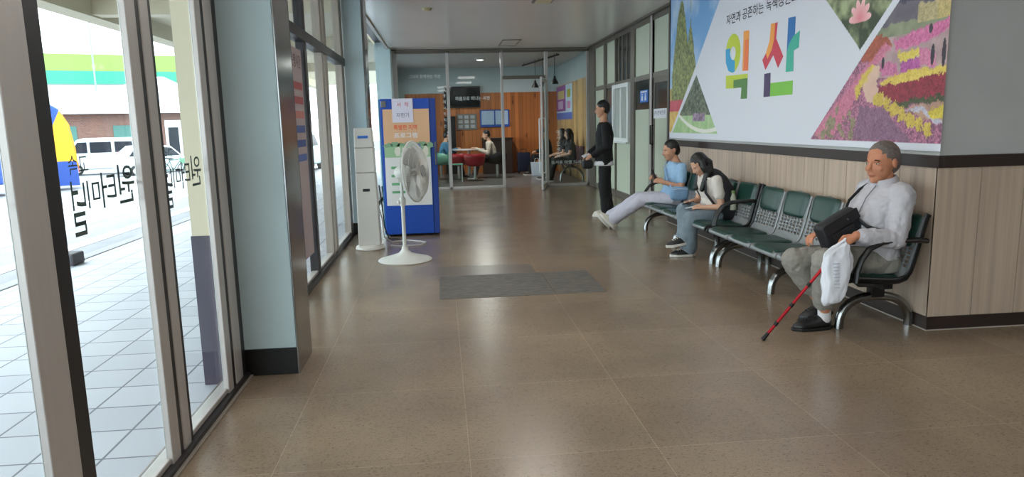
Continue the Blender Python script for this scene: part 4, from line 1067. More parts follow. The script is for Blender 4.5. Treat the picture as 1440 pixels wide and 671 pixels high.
pb = MB()
M['carrier'] = mat('thin_white_plastic_film', (226, 228, 236), .35, 0, .02, 10)
M['carrier'].node_tree.nodes['Principled BSDF'].inputs['Subsurface Weight'].default_value = .0
L = []; cx, cy_, = 2.352, 3.965
prof_b = [(.228, .050, .016, 2.340), (.238, .066, .034, 2.341), (.30, .072, .042, 2.343), (.38, .083, .044, 2.35), (.45, .094, .040, 2.357), (.51, .092, .032, 2.352), (.545, .080, .024, 2.35), (.568, .056, .018, 2.368), (.60, .026, .014, 2.398)]
for z, a, b, cxx in prof_b:
    r_ = []
    xs = cxx
    for k in range(40):
        t = 2*math.pi*k/40; w_ = 1+.07*math.sin(5*t+z*17)+.05*math.sin(9*t-z*31)
        r_.append(Vector((xs+(a+.0)*math.copysign(abs(math.cos(t))**.75, math.cos(t))*w_, cy_+b*math.copysign(abs(math.sin(t))**.8, math.sin(t))*w_, z+.008*math.sin(3*t+z*9)+(.02*(math.cos(t)) if z < .24 else 0))))
    L.append(r_)
pb.loft(L)
bagr = thing('carrier_bag', (2.352, 3.965, .22), 'white plastic carrier bag hanging from the old man\'s hand', 'bag')
o = pb.build('bag_body', M['carrier'], bagr, smooth='all')
d = o.modifiers.new('sub', 'SUBSURF'); d.levels = d.render_levels = 2
d = o.modifiers.new('d', 'DISPLACE'); d.texture = clouds(.05); d.strength = .018; d.mid_level = .5
for sg in (-1, 1):
    q = MB(); q.tube([(2.352+.05*sg, 3.965, .54), (2.375+.028*sg, 3.968, .585), (2.398, 3.975, .612), (2.41, 3.985, .618)], [(.014, .006), (.012, .006), (.010, .007), (.008, .006)], 8); q.build('handle', M['carrier'], bagr, smooth=True)
q = MB()
for i in range(8): q.obox((2.322+.002*i, 3.9205, .48-.021*i), (.021-.002*(i % 3), .0012, 0), (0, .0008, 0), (0, 0, .0024))
q.build('print', mat('faint_grey_print', (186, 192, 210), .5), bagr)

ck = thing('walking_stick', (1.925, 4.0, 0), 'red folding walking stick with black joints leaning from the old man\'s hand', 'walking stick')
c0, c1 = Vector((1.925, 4.005, .012)), Vector((2.402, 4.005, .575))
cd = (c1-c0)
q = MB(); q.tube([c0+cd*.04, c0+cd*.98], .0095, 12); st = q.build('shaft', mat('red_anodised', (176, 24, 40), .28, .5), ck, smooth=True)
for t in (.16, .36, .58, .80):
    q = MB(); q.tube([c0+cd*(t-.018), c0+cd*(t+.018)], .0125, 12); q.build('joint', M['black'], ck, smooth=True)
q = MB(); q.tube([c0-cd*.012, c0+cd*.01, c0+cd*.06], [.015, .013, .011], 12); q.build('rubber_tip', M['black'], ck, smooth=True)
q = MB(); q.tube([c1-cd*.03, c1, c1+V(.03, 0, .012), c1+V(.08, 0, .012)], [.012, .013, .013, .011], 12); q.build('handle', M['black'], ck, smooth=True)

# ---- simple sitting / standing figures sharing one builder
def figure(name_label, J, st, vox=.008):
    """J joints in world space; st style"""
    p0 = Vector(J['pelvis']); r = thing('person', (p0.x, p0.y, 0), name_label, 'person')
    R = nz(J['right']); D = nz(J['fwd']); k = st.get('k', 1.0)
    h = st.get('h', .235); body = MB()
    hc = Vector(J['head']); P, A = head_shape(body, hc, J['hf'], J['hu'], h)
    nk = Vector(J['neck']); up_ = Vector(J['upper']); ch = Vector(J['chest']); wa = Vector(J['waist'])
    seg(body, [up_, nk, hc-nz(J['hu'])*h*.30-nz(J['hf'])*h*.08], [.07*k, .050*k, .048*k])
    bw = st.get('bw', 1.0)
    torso(body, [(p0-V(0,0,.03), R*.14*bw, D*.10), (p0+V(0,0,.06), R*.14*bw, D*.10), (wa, R*.125*bw, D*.09), (ch, R*.145*bw, D*.10), (up_, R*.14*bw, D*.075), (up_.lerp(nk, .6), R*.07, D*.05)])
    for s, nm in ((-1, 'l'), (1, 'r')):
        sh, e, w_ = Vector(J['s'+nm]), Vector(J['e'+nm]), Vector(J['w'+nm])
        seg(body, [sh, e, w_], [.045*k, .037*k, .026*k])
        hand(body, w_, J.get('hd'+nm, w_-e), J.get('hn'+nm, (0, 0, 1)), -s if st.get('flip') else s, .92*k, st.get('curl', .8))
        seg(body, [J['h'+nm], J['k'+nm], J['a'+nm]], [.075*k, .05*k, .035*k])
    remesh(body, 'body', st['skin'], r, min(vox, .007), 3)
    eyes(P, A, h, r)
    q = MB(); hair_cap(q, P, A, h)
    if st.get('long'):
        f_ = nz(J['hf']); b_ = -f_
        pts = [P(-.2, 0, .1), P(-.30, 0, -.2), nk-D*.05+V(0, 0, .0), up_-D*.075-V(0, 0, st['long'])]
        rr = [A[0]*.30*h, A[0]*.36*h, A[0]*.38*h, A[0]*.22*h]
        dd = [A[1]*.24*h, A[1]*.22*h, A[1]*.18*h, A[1]*.10*h]
        torso(q, list(zip(pts, rr, dd)), 20)
        for s in (-1, 1):
            seg(q, [P(-.02, s*.30, .12), P(.10, s*.35, -.12), P(.08, s*.37, -.42), up_+R*.08*s+D*.10-V(0, 0, st.get('front', .06))], [.12*h, .14*h, .17*h, .11*h])
    remesh(q, 'hair', M['hair'], r, vox, 2, .006, .02)
    # top
    e_ = st.get('ease', .018); q = MB()
    hem = Vector(J.get('hem', p0+V(0, 0, .05)))
    torso(q, [(hem, R*(.145*bw+e_), D*(.11+e_)), (hem.lerp(wa, .6), R*(.14*bw+e_), D*(.10+e_)), (wa, R*(.135*bw+e_), D*(.095+e_)), (ch, R*(.15*bw+e_), D*(.105+e_)), (up_, R*(.145*bw+e_), D*(.08+e_)), (up_.lerp(nk, .55), R*.085, D*.065)], 28)
    for nm in 'lr':
        sh, e, w_ = Vector(J['s'+nm]), Vector(J['e'+nm]), Vector(J['w'+nm])
        if st['sleeve'] < 1: seg(q, [sh, sh.lerp(e, st['sleeve'])], [.050*k+e_*.5, .052*k+e_*.5])
        else: seg(q, [sh, e, e.lerp(w_, .92)], [.052*k+e_*.7, .046*k+e_*.6, .036*k+e_*.4])
    tp = remesh(q, st['top_name'], st['top'], r, vox, 4, .012, .05)
    # trousers or jeans
    q = MB()
    torso(q, [(p0-V(0,0,.06), R*.145*bw, D*.10), (p0, R*.15*bw, D*.115), (p0.lerp(wa, .5), R*.142*bw, D*.108)])
    for nm in 'lr':
        H_, K_, A_ = Vector(J['h'+nm]), Vector(J['k'+nm]), Vector(J['a'+nm])
        w1 = st.get('leg', .068)
        seg(q, [H_, K_, K_.lerp(A_, .55), K_.lerp(A_, st.get('hemk', .93))], [.088*k, w1+.006, w1, w1*st.get('flare', 1.0)])
    remesh(q, st['legs_name'], st['legs'], r, vox, 4, .014, .06)
    for nm in 'lr':
        shoe('shoe', J['q'+nm], J['t'+nm], J.get('u'+nm, (0, 0, 1)), st['shoe'], st['sole'], r, .043, .088, st.get('solet', .026))
        K_, A_ = Vector(J['k'+nm]), Vector(J['a'+nm])
        if st.get('sock'):
            q = MB(); seg(q, [K_.lerp(A_, .85), A_], [.040, .036]); q.build('sock', st['sock'], r, smooth=True)
    return r, P, A
M['tee'] = mat('cream_cotton_tee', (214, 206, 198), .85, 0, .03, 20, .1)
M['jeans'] = mat('washed_blue_denim', (118, 132, 142), .9, 0, .14, 14, .1)
M['black_cloth'] = mat('black_cloth', (17, 17, 19), .85, 0, .1, 20, .05)
M['sky_shirt'] = mat('light_blue_shirt', (150, 186, 218), .8, 0, .04, 20, .05)
M['pale_trousers'] = mat('pale_lilac_grey_trousers', (190, 188, 200), .85, 0, .04, 20, .05)
M['sneaker_black'] = mat('black_white_sneaker', (34, 34, 36), .5)
M['sneaker_cream'] = mat('cream_sneaker', (206, 200, 184), .55)

# ---- girl with the phone
girl, gP, gA = figure('person in white tee and blue jeans, legs crossed, bent over a phone',
    dict(pelvis=(2.70, 6.80, .41), waist=(2.69, 6.80, .55), chest=(2.655, 6.795, .68), upper=(2.635, 6.79, .775), neck=(2.585, 6.785, .83),
         head=(2.535, 6.78, .915), hf=(-.74, -.16, -.62), hu=(-.55, 0, .85), right=(0, 1, 0), fwd=(-1, 0, .25),
         sl=(2.66, 6.645, .76), sr=(2.66, 6.945, .76), el=(2.70, 6.60, .505), er=(2.60, 6.99, .53), wl=(2.545, 6.68, .495), wr=(2.47, 6.87, .53),
         hdl=(-.9, .35, .1), hdr=(-.85, -.5, 0), hnl=(-.2, -.5, .8), hnr=(0, .5, .8),
         hl=(2.70, 6.72, .42), hr=(2.70, 6.88, .42), kl=(2.42, 6.68, .385), kr=(2.405, 6.83, .455), al=(2.43, 6.75, .085), ar=(2.385, 6.73, .205),
         ql=(2.49, 6.755, 0), tl=(2.24, 6.74, 0), qr=(2.44, 6.735, .135), tr=(2.19, 6.71, .10), ur=(-.1, 0, 1)),
    dict(skin=M['skin_pale'], top=M['tee'], top_name='tee_shirt', sleeve=.55, legs=M['jeans'], legs_name='jeans', shoe=M['sneaker_black'], sole=M['white_sole'], long=.10, front=.13, h=.225, k=.9, bw=.92, leg=.075, flare=1.12, hemk=.97, flip=True))
ph = thing('smartphone', (2.42, 6.775, .52), 'dark smartphone in the hands of the crossed-legged person', 'phone')
q = MB(); q.obox((2.425, 6.775, .535), (.035, -.03, .012), (.03, .035, .0), (-.003, 0, .0045)); q.build('case', M['black'], ph, bevel=.004)
q = MB(); q.obox((2.4235, 6.775, .5405), (.032, -.0275, .011), (.027, .0315, 0), (0, 0, .0008)); q.build('screen', mat('phone_glass', (50, 52, 60), .1), ph)
bk = thing('booklet', (2.47, 6.78, .49), 'white folded leaflet lying on the thigh under the phone', 'leaflet')
q = MB(); q.obox((2.475, 6.785, .497), (.07, -.02, .012), (.02, .06, .0), (0, 0, .004)); q.build('pages', M['paper'], bk, bevel=.001)
bp = thing('backpack', (2.80, 6.78, .37), 'black backpack worn between the seated person and the bench back', 'backpack')
q = MB(); c_ = Vector((2.80, 6.77, .60))
L = []
for z, a, b in ((-.24, .10, .05), (-.225, .145, .085), (-.10, .165, .10), (.08, .16, .095), (.19, .14, .08), (.25, .09, .05), (.27, .04, .02)):
    sh_ = -.10*max(0, z)/.24
    L.append([c_+V(sh_-z*.06+b*math.copysign(abs(math.cos(t))**.7, math.cos(t)), a*math.copysign(abs(math.sin(t))**.7, math.sin(t)), z) for t in [2*math.pi*k/24 for k in range(24)]])
q.loft(L); bo = q.build('pack_body', M['nylon'], bp, smooth='all')
q = MB(); q.ell(c_+V(.05, -.02, -.10), (.05, .10, .10)); q.build('pocket', M['nylon'], bo, smooth='all')
for s in (-1, 1):
    q = MB(); q.tube([c_+V(-.05, .08*s, .20), (2.66, 6.785+.10*s, .835), (2.56, 6.785+.105*s, .76), (2.56, 6.785+.12*s, .64), (2.66, 6.78+.15*s, .50), c_+V(-.04, .13*s, -.18)], [(.02, .006)]*6, 8); q.build('strap', M['nylon'], bo, smooth=True)
q = MB(); q.lathe([(.001, 0), (.03, 0), (.032, .01), (.032, .12), (.018, .15), (.018, .165)], (2.82, 6.615, .47), n=20); bt = q.build('bottle', mat('bottle_cloudy', (170, 170, 150), .3), None, smooth=True)
tag(bt, 'small cloudy drink bottle in the side pocket of the black backpack', 'bottle')
q = MB(); q.lathe([(.021, .162), (.021, .19), (.001, .192)], (2.82, 6.615, .47), n=16); q.build('cap', mat('green_cap', (110, 130, 70), .4), bt, smooth=True)

# ---- reclining young man
boy, bP, bA = figure('person in light blue shirt and pale trousers reclining with legs stretched out',
    dict(pelvis=(2.745, 8.25, .415), waist=(2.775, 8.26, .55), chest=(2.80, 8.27, .70), upper=(2.805, 8.275, .82), neck=(2.785, 8.275, .885),
         head=(2.735, 8.275, 1.0), hf=(-.93, -.1, -.25), hu=(-.2, 0, .95), right=(0, 1, 0), fwd=(-1, .1, .15),
         sl=(2.815, 8.10, .80), sr=(2.815, 8.45, .80), el=(2.80, 8.05, .565), er=(2.77, 8.49, .57), wl=(2.60, 8.13, .63), wr=(2.58, 8.38, .66),
         hdl=(-.8, .5, .25), hdr=(-.8, -.5, .25), hnl=(-.2, -.6, .6), hnr=(-.2, .6, .6),
         hl=(2.72, 8.17, .415), hr=(2.72, 8.33, .415), kl=(2.40, 8.34, .405), kr=(2.41, 8.52, .40), al=(2.115, 8.66, .13), ar=(2.10, 8.80, .13),
         ql=(2.135, 8.66, .0), tl=(1.965, 8.72, .19), qr=(2.10, 8.81, .0), tr=(1.93, 8.87, .19), ul=(.74, -.2, .62), ur=(.74, -.2, .62)),
    dict(skin=M['skin'], top=M['sky_shirt'], top_name='shirt', sleeve=.6, legs=M['pale_trousers'], legs_name='trousers', shoe=M['sneaker_cream'], sole=M['white_sole'], sock=M['black_cloth'], h=.245, k=1.0, leg=.078, flare=1.05, hemk=.92, flip=True))
ph = thing('smartphone', (2.52, 8.26, .70), 'dark smartphone held up by the reclining person in light blue', 'phone')
q = MB(); q.obox((2.525, 8.255, .715), (0, .036, 0), (-.025, 0, .066), (.004, 0, .002)); q.build('case', M['black'], ph, bevel=.004)
q = MB(); q.obox((2.529, 8.255, .717), (0, .032, 0), (-.0235, 0, .062), (.001, 0, .0005)); q.build('screen', bpy.data.materials['phone_glass'], ph)
lb = thing('waist_bag', (2.76, 8.0, .40), 'light blue cloth bag at the hip of the reclining person', 'bag')
q = MB(); c_ = Vector((2.77, 8.045, .50)); L = []
for y_, k_2 in ((-.045, .6), (-.035, .92), (0, 1), (.035, .92), (.045, .6)):
    L.append([c_+V(.115*k_2*math.copysign(abs(math.cos(t))**.6, math.cos(t)), y_, .085*k_2*math.copysign(abs(math.sin(t))**.6, math.sin(t))) for t in [2*math.pi*k/24 for k in range(24)]])
q.loft(L); lbo = q.build('bag_body', mat('light_blue_cloth', (132, 166, 200), .85, 0, .06, 20, .1), lb, smooth='all')
q = MB(); q.tube([c_+V(-.09, -.046, .05), c_+V(0, -.05, .055), c_+V(.09, -.046, .05)], .004, 6); q.build('zip', M['paper'], lbo)
q = MB(); q.tube([c_+V(-.09, 0, .06), (2.645, 8.12, .64), (2.65, 8.22, .73), (2.675, 8.33, .80), (2.73, 8.40, .86), (2.80, 8.41, .885), (2.90, 8.36, .76), (2.90, 8.12, .60), c_+V(.1, 0, .05)], [(.004, .014)]*9, 8); q.build('strap', bpy.data.materials['light_blue_cloth'], lbo, smooth=True)

# ---- standing person
sx, sy_ = 2.32, 10.0
def sp(dx, dy, z): return (sx+dx, sy_+dy, z)
stand, sP, sA = figure('person in black jacket and black trousers standing by the service window',
    dict(pelvis=sp(0, 0, .84), waist=sp(.005, 0, 1.0), chest=sp(.01, 0, 1.16), upper=sp(.01, 0, 1.30), neck=sp(-.005, .01, 1.385),
         head=sp(-.02, .015, 1.535), hf=(-.93, .2, -.22), hu=(-.15, 0, 1), right=(.25, .97, 0), fwd=(-.97, .25, 0),
         sl=sp(-.01, -.165, 1.285), sr=sp(.06, .165, 1.285), el=sp(-.0, -.19, 1.02), er=sp(.02, .2, 1.03), wl=sp(-.18, -.075, .88), wr=sp(-.20, .10, .90),
         hdl=(-.9, .35, -.35), hdr=(-.9, -.3, -.3), hnl=(-.3, -.5, .7), hnr=(-.3, .5, .7),
         hl=sp(.0, -.085, .82), hr=sp(.02, .085, .82), kl=sp(-.01, -.085, .45), kr=sp(.035, .09, .45), al=sp(.03, -.08, .09), ar=sp(.075, .10, .09),
         ql=sp(.07, -.085, 0), tl=sp(-.175, -.03, 0), qr=sp(.12, .09, 0), tr=sp(-.125, .14, 0), hem=sp(0, 0, .80)),
    dict(skin=M['skin'], top=M['black_cloth'], top_name='jacket', sleeve=1, legs=M['black_cloth'], legs_name='trousers', shoe=M['sneaker_cream'], sole=M['white_sole'], h=.24, k=.98, leg=.085, flare=1.12, hemk=.93, ease=.024, flip=True))
q = MB(); R_, D_ = nz((.25, .97, 0)), nz((-.97, .25, 0))
torso(q, [(sp(0, 0, .735), R_*.170, D_*.142), (sp(0, 0, .77), R_*.169, D_*.142), (sp(0, 0, .80), R_*.155, D_*.122)], 28)
q.build('shirt_hem', M['paper'], stand, smooth='all')
hb = thing('handbag', (2.09, 10.0, .70), 'small black bag hanging from the hands of the standing person', 'bag')
q = MB(); c_ = Vector((2.075, 9.99, .755)); L = []
for y_, k_2 in ((-.05, .7), (-.04, 1), (.04, 1), (.05, .7)):
    L.append([c_+V(.075*k_2*math.copysign(abs(math.cos(t))**.6, math.cos(t)), y_, .062*k_2*math.copysign(abs(math.sin(t))**.6, math.sin(t))) for t in [2*math.pi*k/20 for k in range(20)]])
q.loft(L); q.build('bag_body', M['nylon'], hb, smooth='all')
q = MB(); q.tube([c_+V(-.05, 0, .05), c_+V(-.03, 0, .11), c_+V(.03, .01, .12), c_+V(.06, 0, .05)], .006, 8); q.build('handle', M['nylon'], hb, smooth=True)
q = MB(); q.obox((2.06, 10.01, .885), (.05, .02, .02), (-.01, .04, .01), (0, -.002, .004)); tag(q.build('paper_slip', M['paper']), 'small white paper held by the standing person', 'paper')

# ---- people in the lounge
def sitter(label, x, y, st, seat=.42, ang=math.pi, lean=.08, reach=.30, armz=.28, legout=.10):
    """seated figure facing ang (0 = +X)"""
    D = Vector((math.cos(ang), math.sin(ang), 0)); R = Vector((-D.y, D.x, 0)); o = Vector((x, y, seat))
    W = lambda f, s, z: o+D*f+R*s+V(0, 0, z)
    J = dict(pelvis=W(0, 0, .04), waist=W(lean*.3, 0, .19), chest=W(lean*.7, 0, .34), upper=W(lean, 0, .47), neck=W(lean*1.2, 0, .55), head=W(lean*1.5+.03, 0, .68),
             hf=D*.95+V(0, 0, -.28), hu=D*.2+V(0, 0, 1), right=R, fwd=D,
             sl=W(lean, -.16, .455), sr=W(lean, .16, .455), el=W(lean+.05, -.20, .22), er=W(lean+.05, .20, .22), wl=W(lean+reach, -.09, armz), wr=W(lean+reach, .09, armz),
             hnl=(0, 0, 1), hnr=(0, 0, 1), hl=W(0, -.08, .04), hr=W(0, .08, .04), kl=W(.40, -.09, .06), kr=W(.40, .09, .06), al=W(.40+legout, -.09, .08-seat), ar=W(.40+legout, .09, .08-seat),
             ql=W(.34+legout, -.09, -seat), qr=W(.34+legout, .09, -seat), tl=W(.58+legout, -.10, -seat), tr=W(.58+legout, .10, -seat))
    s = dict(skin=M['skin_pale'], sleeve=.5, legs=M['black_cloth'], legs_name='trousers', shoe=M['sneaker_black'], sole=M['white_sole'], h=.235, k=.95, bw=.95, flip=True, top_name='top'); s.update(st)
    return figure(label, J, s, .012)
M['beige_top'] = mat('beige_blouse', (198, 184, 166), .85)
M['dark_top'] = mat('charcoal_top', (36, 36, 40), .85)
M['teal_top'] = mat('teal_blue_top', (70, 120, 150), .85)
sitter('person in beige blouse at the round white table in the lounge', 1.32, 18.0, dict(top=M['beige_top'], sleeve=1, top_name='blouse'), ang=math.pi, lean=.10, reach=.36, armz=.34)
sitter('person in teal top at the table just right of the blue machine', .02, 18.3, dict(top=M['teal_top'], sleeve=1), ang=0.2, lean=.08, reach=.3, armz=.33)
sitter('long haired person in charcoal tee on the lounge bench, nearer the wall post', 3.02, 16.40, dict(top=M['dark_top'], long=.22, top_name='tee_shirt'), ang=math.pi, lean=.02, reach=.26, armz=.17)
sitter('long haired person in charcoal tee on the lounge bench, nearer the glass door', 2.98, 17.08, dict(top=M['dark_top'], long=.18, top_name='tee_shirt'), ang=math.pi, lean=.02, reach=.26, armz=.17)
sitter('person in black on the lounge seat beside the dark suitcase, seen through the doorway', 2.84, 18.7, dict(top=M['black_cloth'], sleeve=1), ang=math.pi, lean=.05, reach=.28, armz=.2)

# ------------------------------------------------------------------ lounge furniture
red = mat('red_plastic_seat', (168, 30, 40), .4)
green_pl = mat('mint_green_plastic', (130, 196, 168), .4)
def cafe_table(x, y, label):
    r = thing('cafe_table', (x, y, 0), label, 'table')
    q = MB(); q.lathe([(.001, .715), (.42, .715), (.43, .725), (.43, .74), (.42, .745), (.001, .745)], (x, y, 0), n=40); q.build('tabletop', mat('white_laminate', (214, 206, 204), .3), r, smooth=True)
    q = MB(); q.tube([(x, y, .02), (x, y, .715)], .04, 14); q.build('column', M['white'], r, smooth=True)
    q = MB(); q.lathe([(.001, 0), (.30, 0), (.30, .012), (.05, .03), (.001, .03)], (x, y, 0), n=32); q.build('base', M['frame_grey'], r, smooth=True)
def tub_chair(x, y, ang, m, label):
    r = thing('tub_chair', (x, y, 0), label, 'chair'); D = V(math.cos(ang), math.sin(ang), 0)
    q = MB(); L = []
    for z, R in ((.36, .12), (.38, .20), (.44, .235), (.56, .255), (.66, .26)):
        L.append([V(x, y, z+(.0 if z < .5 else -.10*max(0, math.cos(t-ang)))) + V(math.cos(t), math.sin(t), 0)*R for t in [2*math.pi*k/28 for k in range(28)]])
    q.loft(L[:], cap=False); q.add(L[0], [tuple(range(28))]); q.build('shell', m, r, smooth='all', solid=.012)
    q = MB(); q.lathe([(.001, .40), (.21, .40), (.215, .43), (.19, .45), (.001, .45)], (x, y, 0), n=28); q.build('seat', m, r, smooth=True)
    q = MB(); q.tube([(x, y, .02), (x, y, .40)], .035, 14); q.build('pedestal', M['white'], r, smooth=True)
    q = MB(); q.lathe([(.001, 0), (.21, 0), (.21, .012), (.04, .03), (.001, .03)], (x, y, 0), n=28); q.build('base', M['frame_grey'], r, smooth=True)
cafe_table(.70, 18.25, 'round white table between the red tub chairs in the lounge')
tub_chair(.80, 17.35, 1.6, red, 'red tub chair nearest to the lounge glass')
tub_chair(.42, 17.75, .8, red, 'red tub chair further left at the white table')
tub_chair(1.40, 18.0, math.pi, M['black_cloth'], 'black tub chair under the person in beige')
tub_chair(-.02, 18.3, .2, green_pl, 'mint green tub chair under the person in teal')
# green chair frame seen before the red chairs
g = thing('side_chair', (.45, 17.1, 0), 'mint green side chair standing left of the red tub chairs', 'chair')
q = MB(); q.box(.15, .50, 16.95, 17.25, .41, .435); q.build('seat', green_pl, g, bevel=.008)
q = MB(); q.box(.155, .18, 16.96, 17.24, .435, .72); q.build('backrest', green_pl, g, bevel=.008)
for xx in (.175, .475):
    for yy in (16.98, 17.22):
        q = MB(); q.tube([(xx, yy, 0), (xx, yy, .41)], .014, 8); q.build('leg', M['white'], g)
tv = thing('television', (.62, 19.9, 1.8), 'large dark television on the lounge back wall', 'television')
q = MB(); q.box(.13, 1.13, 19.88, 19.99, 1.83, 2.41); q.build('bezel', M['black'], tv, bevel=.01)
q = MB(); q.box(.16, 1.10, 19.872, 19.88, 1.86, 2.38); q.build('screen', mat('tv_screen', (14, 15, 18), .12), tv)
nb = thing('notice_board', (1.5, 19.9, 1.3), 'blue framed notice board with two pale sheets on the lounge wall', 'notice board')
q = MB(); q.box(1.11, 1.93, 19.95, 19.99, 1.28, 1.76); q.build('frame', mat('blue_frame', (40, 80, 160), .5), nb, bevel=.005)
for a, b in ((1.15, 1.50), (1.54, 1.89)):
    q = MB(); q.box(a, b, 19.942, 19.95, 1.35, 1.73); q.build('sheet', mat('pale_blue_sheet', (170, 192, 214), .6), nb)
pn = thing('wall_panel_chart', (.7, 19.9, 1.2), 'grey chart panel below the television in the lounge', 'poster')
q = MB(); q.box(.45, 1.02, 19.96, 19.99, 1.22, 1.66); q.build('sheet', mat('grey_chart', (120, 112, 104), .6), pn)
q = MB()
for i in range(3):
    for j in range(3): q.box(.50+.17*i, .62+.17*i, 19.953, 19.96, 1.27+.13*j, 1.36+.13*j)
q.build('printed_box', mat('chart_box', (170, 172, 172), .6), pn)
q = MB(); q.box(.12, .42, 19.8, 19.99, .0, 1.6); tag(q.build('cabinet', M['black'], bevel=.01), 'tall black cabinet under the television in the lounge', 'cabinet')
dk = thing('drink_counter', (1.5, 19.6, 0), 'dark low counter under the notice board in the lounge', 'counter')
q = MB(); q.box(1.15, 1.95, 19.5, 19.98, .0, .95); q.build('carcass', mat('dark_wood', (52, 36, 28), .5), dk, bevel=.006)
q = MB(); q.box(1.12, 1.98, 19.45, 19.98, .95, .985); q.build('top', mat('dark_top_board', (40, 32, 30), .35), dk, bevel=.004)
sc = thing('suitcase', (2.25, 19.3, 0), 'dark navy upright suitcase by the orange boarding in the lounge', 'suitcase')
navy = mat('navy_shell', (28, 34, 58), .4)
q = MB(); q.box(2.07, 2.42, 19.25, 19.49, .05, .58); q.build('shell', navy, sc, bevel=.03, seg=3)
q = MB()
for zz in (.1, .2, .3, .4, .5): q.box(2.09, 2.40, 19.243, 19.25, zz, zz+.012)
q.build('ribs', navy, sc)
q = MB(); q.tube([(2.17, 19.4, .57), (2.17, 19.4, .66), (2.32, 19.4, .66), (2.32, 19.4, .57)], .012, 8); q.build('handle', M['black'], sc)
for xx in (2.11, 2.38):
    for yy in (19.29, 19.45):
        q = MB(); q.tube([(xx-.012, yy, .026), (xx+.012, yy, .026)], .026, 12); q.build('wheel', M['black'], sc)
lug = thing('white_shopping_bag', (2.45, 18.3, 0), 'pale blue white shopping bag on the lounge floor inside the doorway', 'bag')
q = MB(); q.add([(2.33, 18.2, 0), (2.58, 18.2, 0), (2.58, 18.36, 0), (2.33, 18.36, 0), (2.30, 18.22, .36), (2.60, 18.22, .36), (2.60, 18.34, .36), (2.30, 18.34, .36)], [(0,3,2,1),(4,5,6,7),(0,1,5,4),(1,2,6,5),(2,3,7,6),(3,0,4,7)]); q.build('bag_body', mat('pale_blue_film', (196, 212, 226), .5), lug, bevel=.015)
q = MB(); q.tube([(2.39, 18.22, .35), (2.41, 18.22, .46), (2.49, 18.22, .46), (2.51, 18.22, .35)], .008, 6); q.build('handle', M['paper'], lug)
# lounge bench under the two long haired people
lbn = thing('lounge_bench', (3.05, 17.2, 0), 'arched leg waiting bench against the pale pine boards in the lounge', 'bench')
for yy in (16.20, 16.88, 17.55, 18.5):
    q = MB(); q.box(2.78, 3.22, yy-.06, yy+.44, .395, .42); q.build('seat', mat('mauve_seat', (120, 84, 96), .5), lbn, bevel=.01)
    q = MB(); q.obox((3.245, yy+.19, .62), (.012, 0, .0), (0, .23, 0), (.04, 0, .18)); q.build('backrest', bpy.data.materials['mauve_seat'], lbn, bevel=.008)
q = MB(); q.box(2.98, 3.05, 16.15, 18.9, .34, .395); q.build('beam', M['black'], lbn)
for yy in (16.3, 17.9, 18.8):
    q = MB(); q.tube([(a+.30, b, c) for a, b, c in arch_pts(yy, 2.45, 2.98, .33)], .026, 12); q.build('leg', M['chrome'], lbn, smooth=True)
# poster on the pine wall
pw = thing('wall_poster', (3.3, 19.3, 1.4), 'large magenta and blue poster on the pale pine wall of the lounge', 'poster')
q = MB(); q.box(3.285, 3.299, 17.65, 19.98, 1.44, 2.33); q.build('sheet', mat('poster_pale_blue', (190, 214, 230), .5), pw)
def pflat(y0, y1, z0, z1, c, nm, x=3.283):
    q = MB(); q.box(x, x+.003, y0, y1, z0, z1); q.build(nm, mat(nm, c, .5), pw)
pflat(18.55, 19.98, 1.66, 2.33, (150, 74, 150), 'magenta_field'); pflat(17.65, 19.98, 1.44, 1.62, (96, 116, 190), 'blue_band')
pflat(18.75, 19.75, 1.98, 2.2, (206, 190, 120), 'cream_block', 3.281); pflat(18.95, 19.7, 1.72, 1.93, (206, 180, 210), 'lilac_block', 3.281)
pflat(17.85, 18.3, 2.0, 2.2, (176, 180, 60), 'olive_block', 3.281); pflat(17.85, 18.3, 1.72, 1.9, (220, 150, 190), 'pink_block', 3.281)
# track with pendant lamps
tk = thing('lamp_track', (2.3, 17.0, 2.85), 'black ceiling track running diagonally in the lounge', 'lamp track')
ta, tb = Vector((2.70, 16.1, 2.87)), Vector((2.22, 19.0, 2.87))
q = MB(); q.tube([ta, tb], .022, 8); q.build('rail', M['black'], tk)
q = MB()
for t in (.05, .5, .95): q.tube([ta.lerp(tb, t), ta.lerp(tb, t)+V(0, 0, .05)], .01, 6)
q.build('hanger', M['black'], tk)
for i, (t, lab) in enumerate(((.10, 'nearest the glass'), (.40, 'second from the glass'), (.62, 'third from the glass'))):
    p = ta.lerp(tb, t); zt = 2.24
    r = thing('pendant_lamp', (p.x, p.y, zt), 'black cone pendant lamp on the lounge track, '+lab, 'pendant lamp', 'pendant lamps on the lounge track')
    q = MB(); q.tube([p+V(0, 0, .048), (p.x, p.y, zt+.16)], .006, 6); q.build('cord', M['black'], r)
    q = MB(); q.lathe([(.02, .18), (.03, .13), (.085, .03), (.09, .0), (.08, .0), (.02, .12)], (p.x, p.y, zt), n=24); q.build('shade', M['black'], r, smooth=True)
    q = MB(); q.ell((p.x, p.y, zt+.04), (.03, .03, .035)); q.build('bulb', mat('bulb_glass', (200, 196, 186), .3), r, smooth=True)

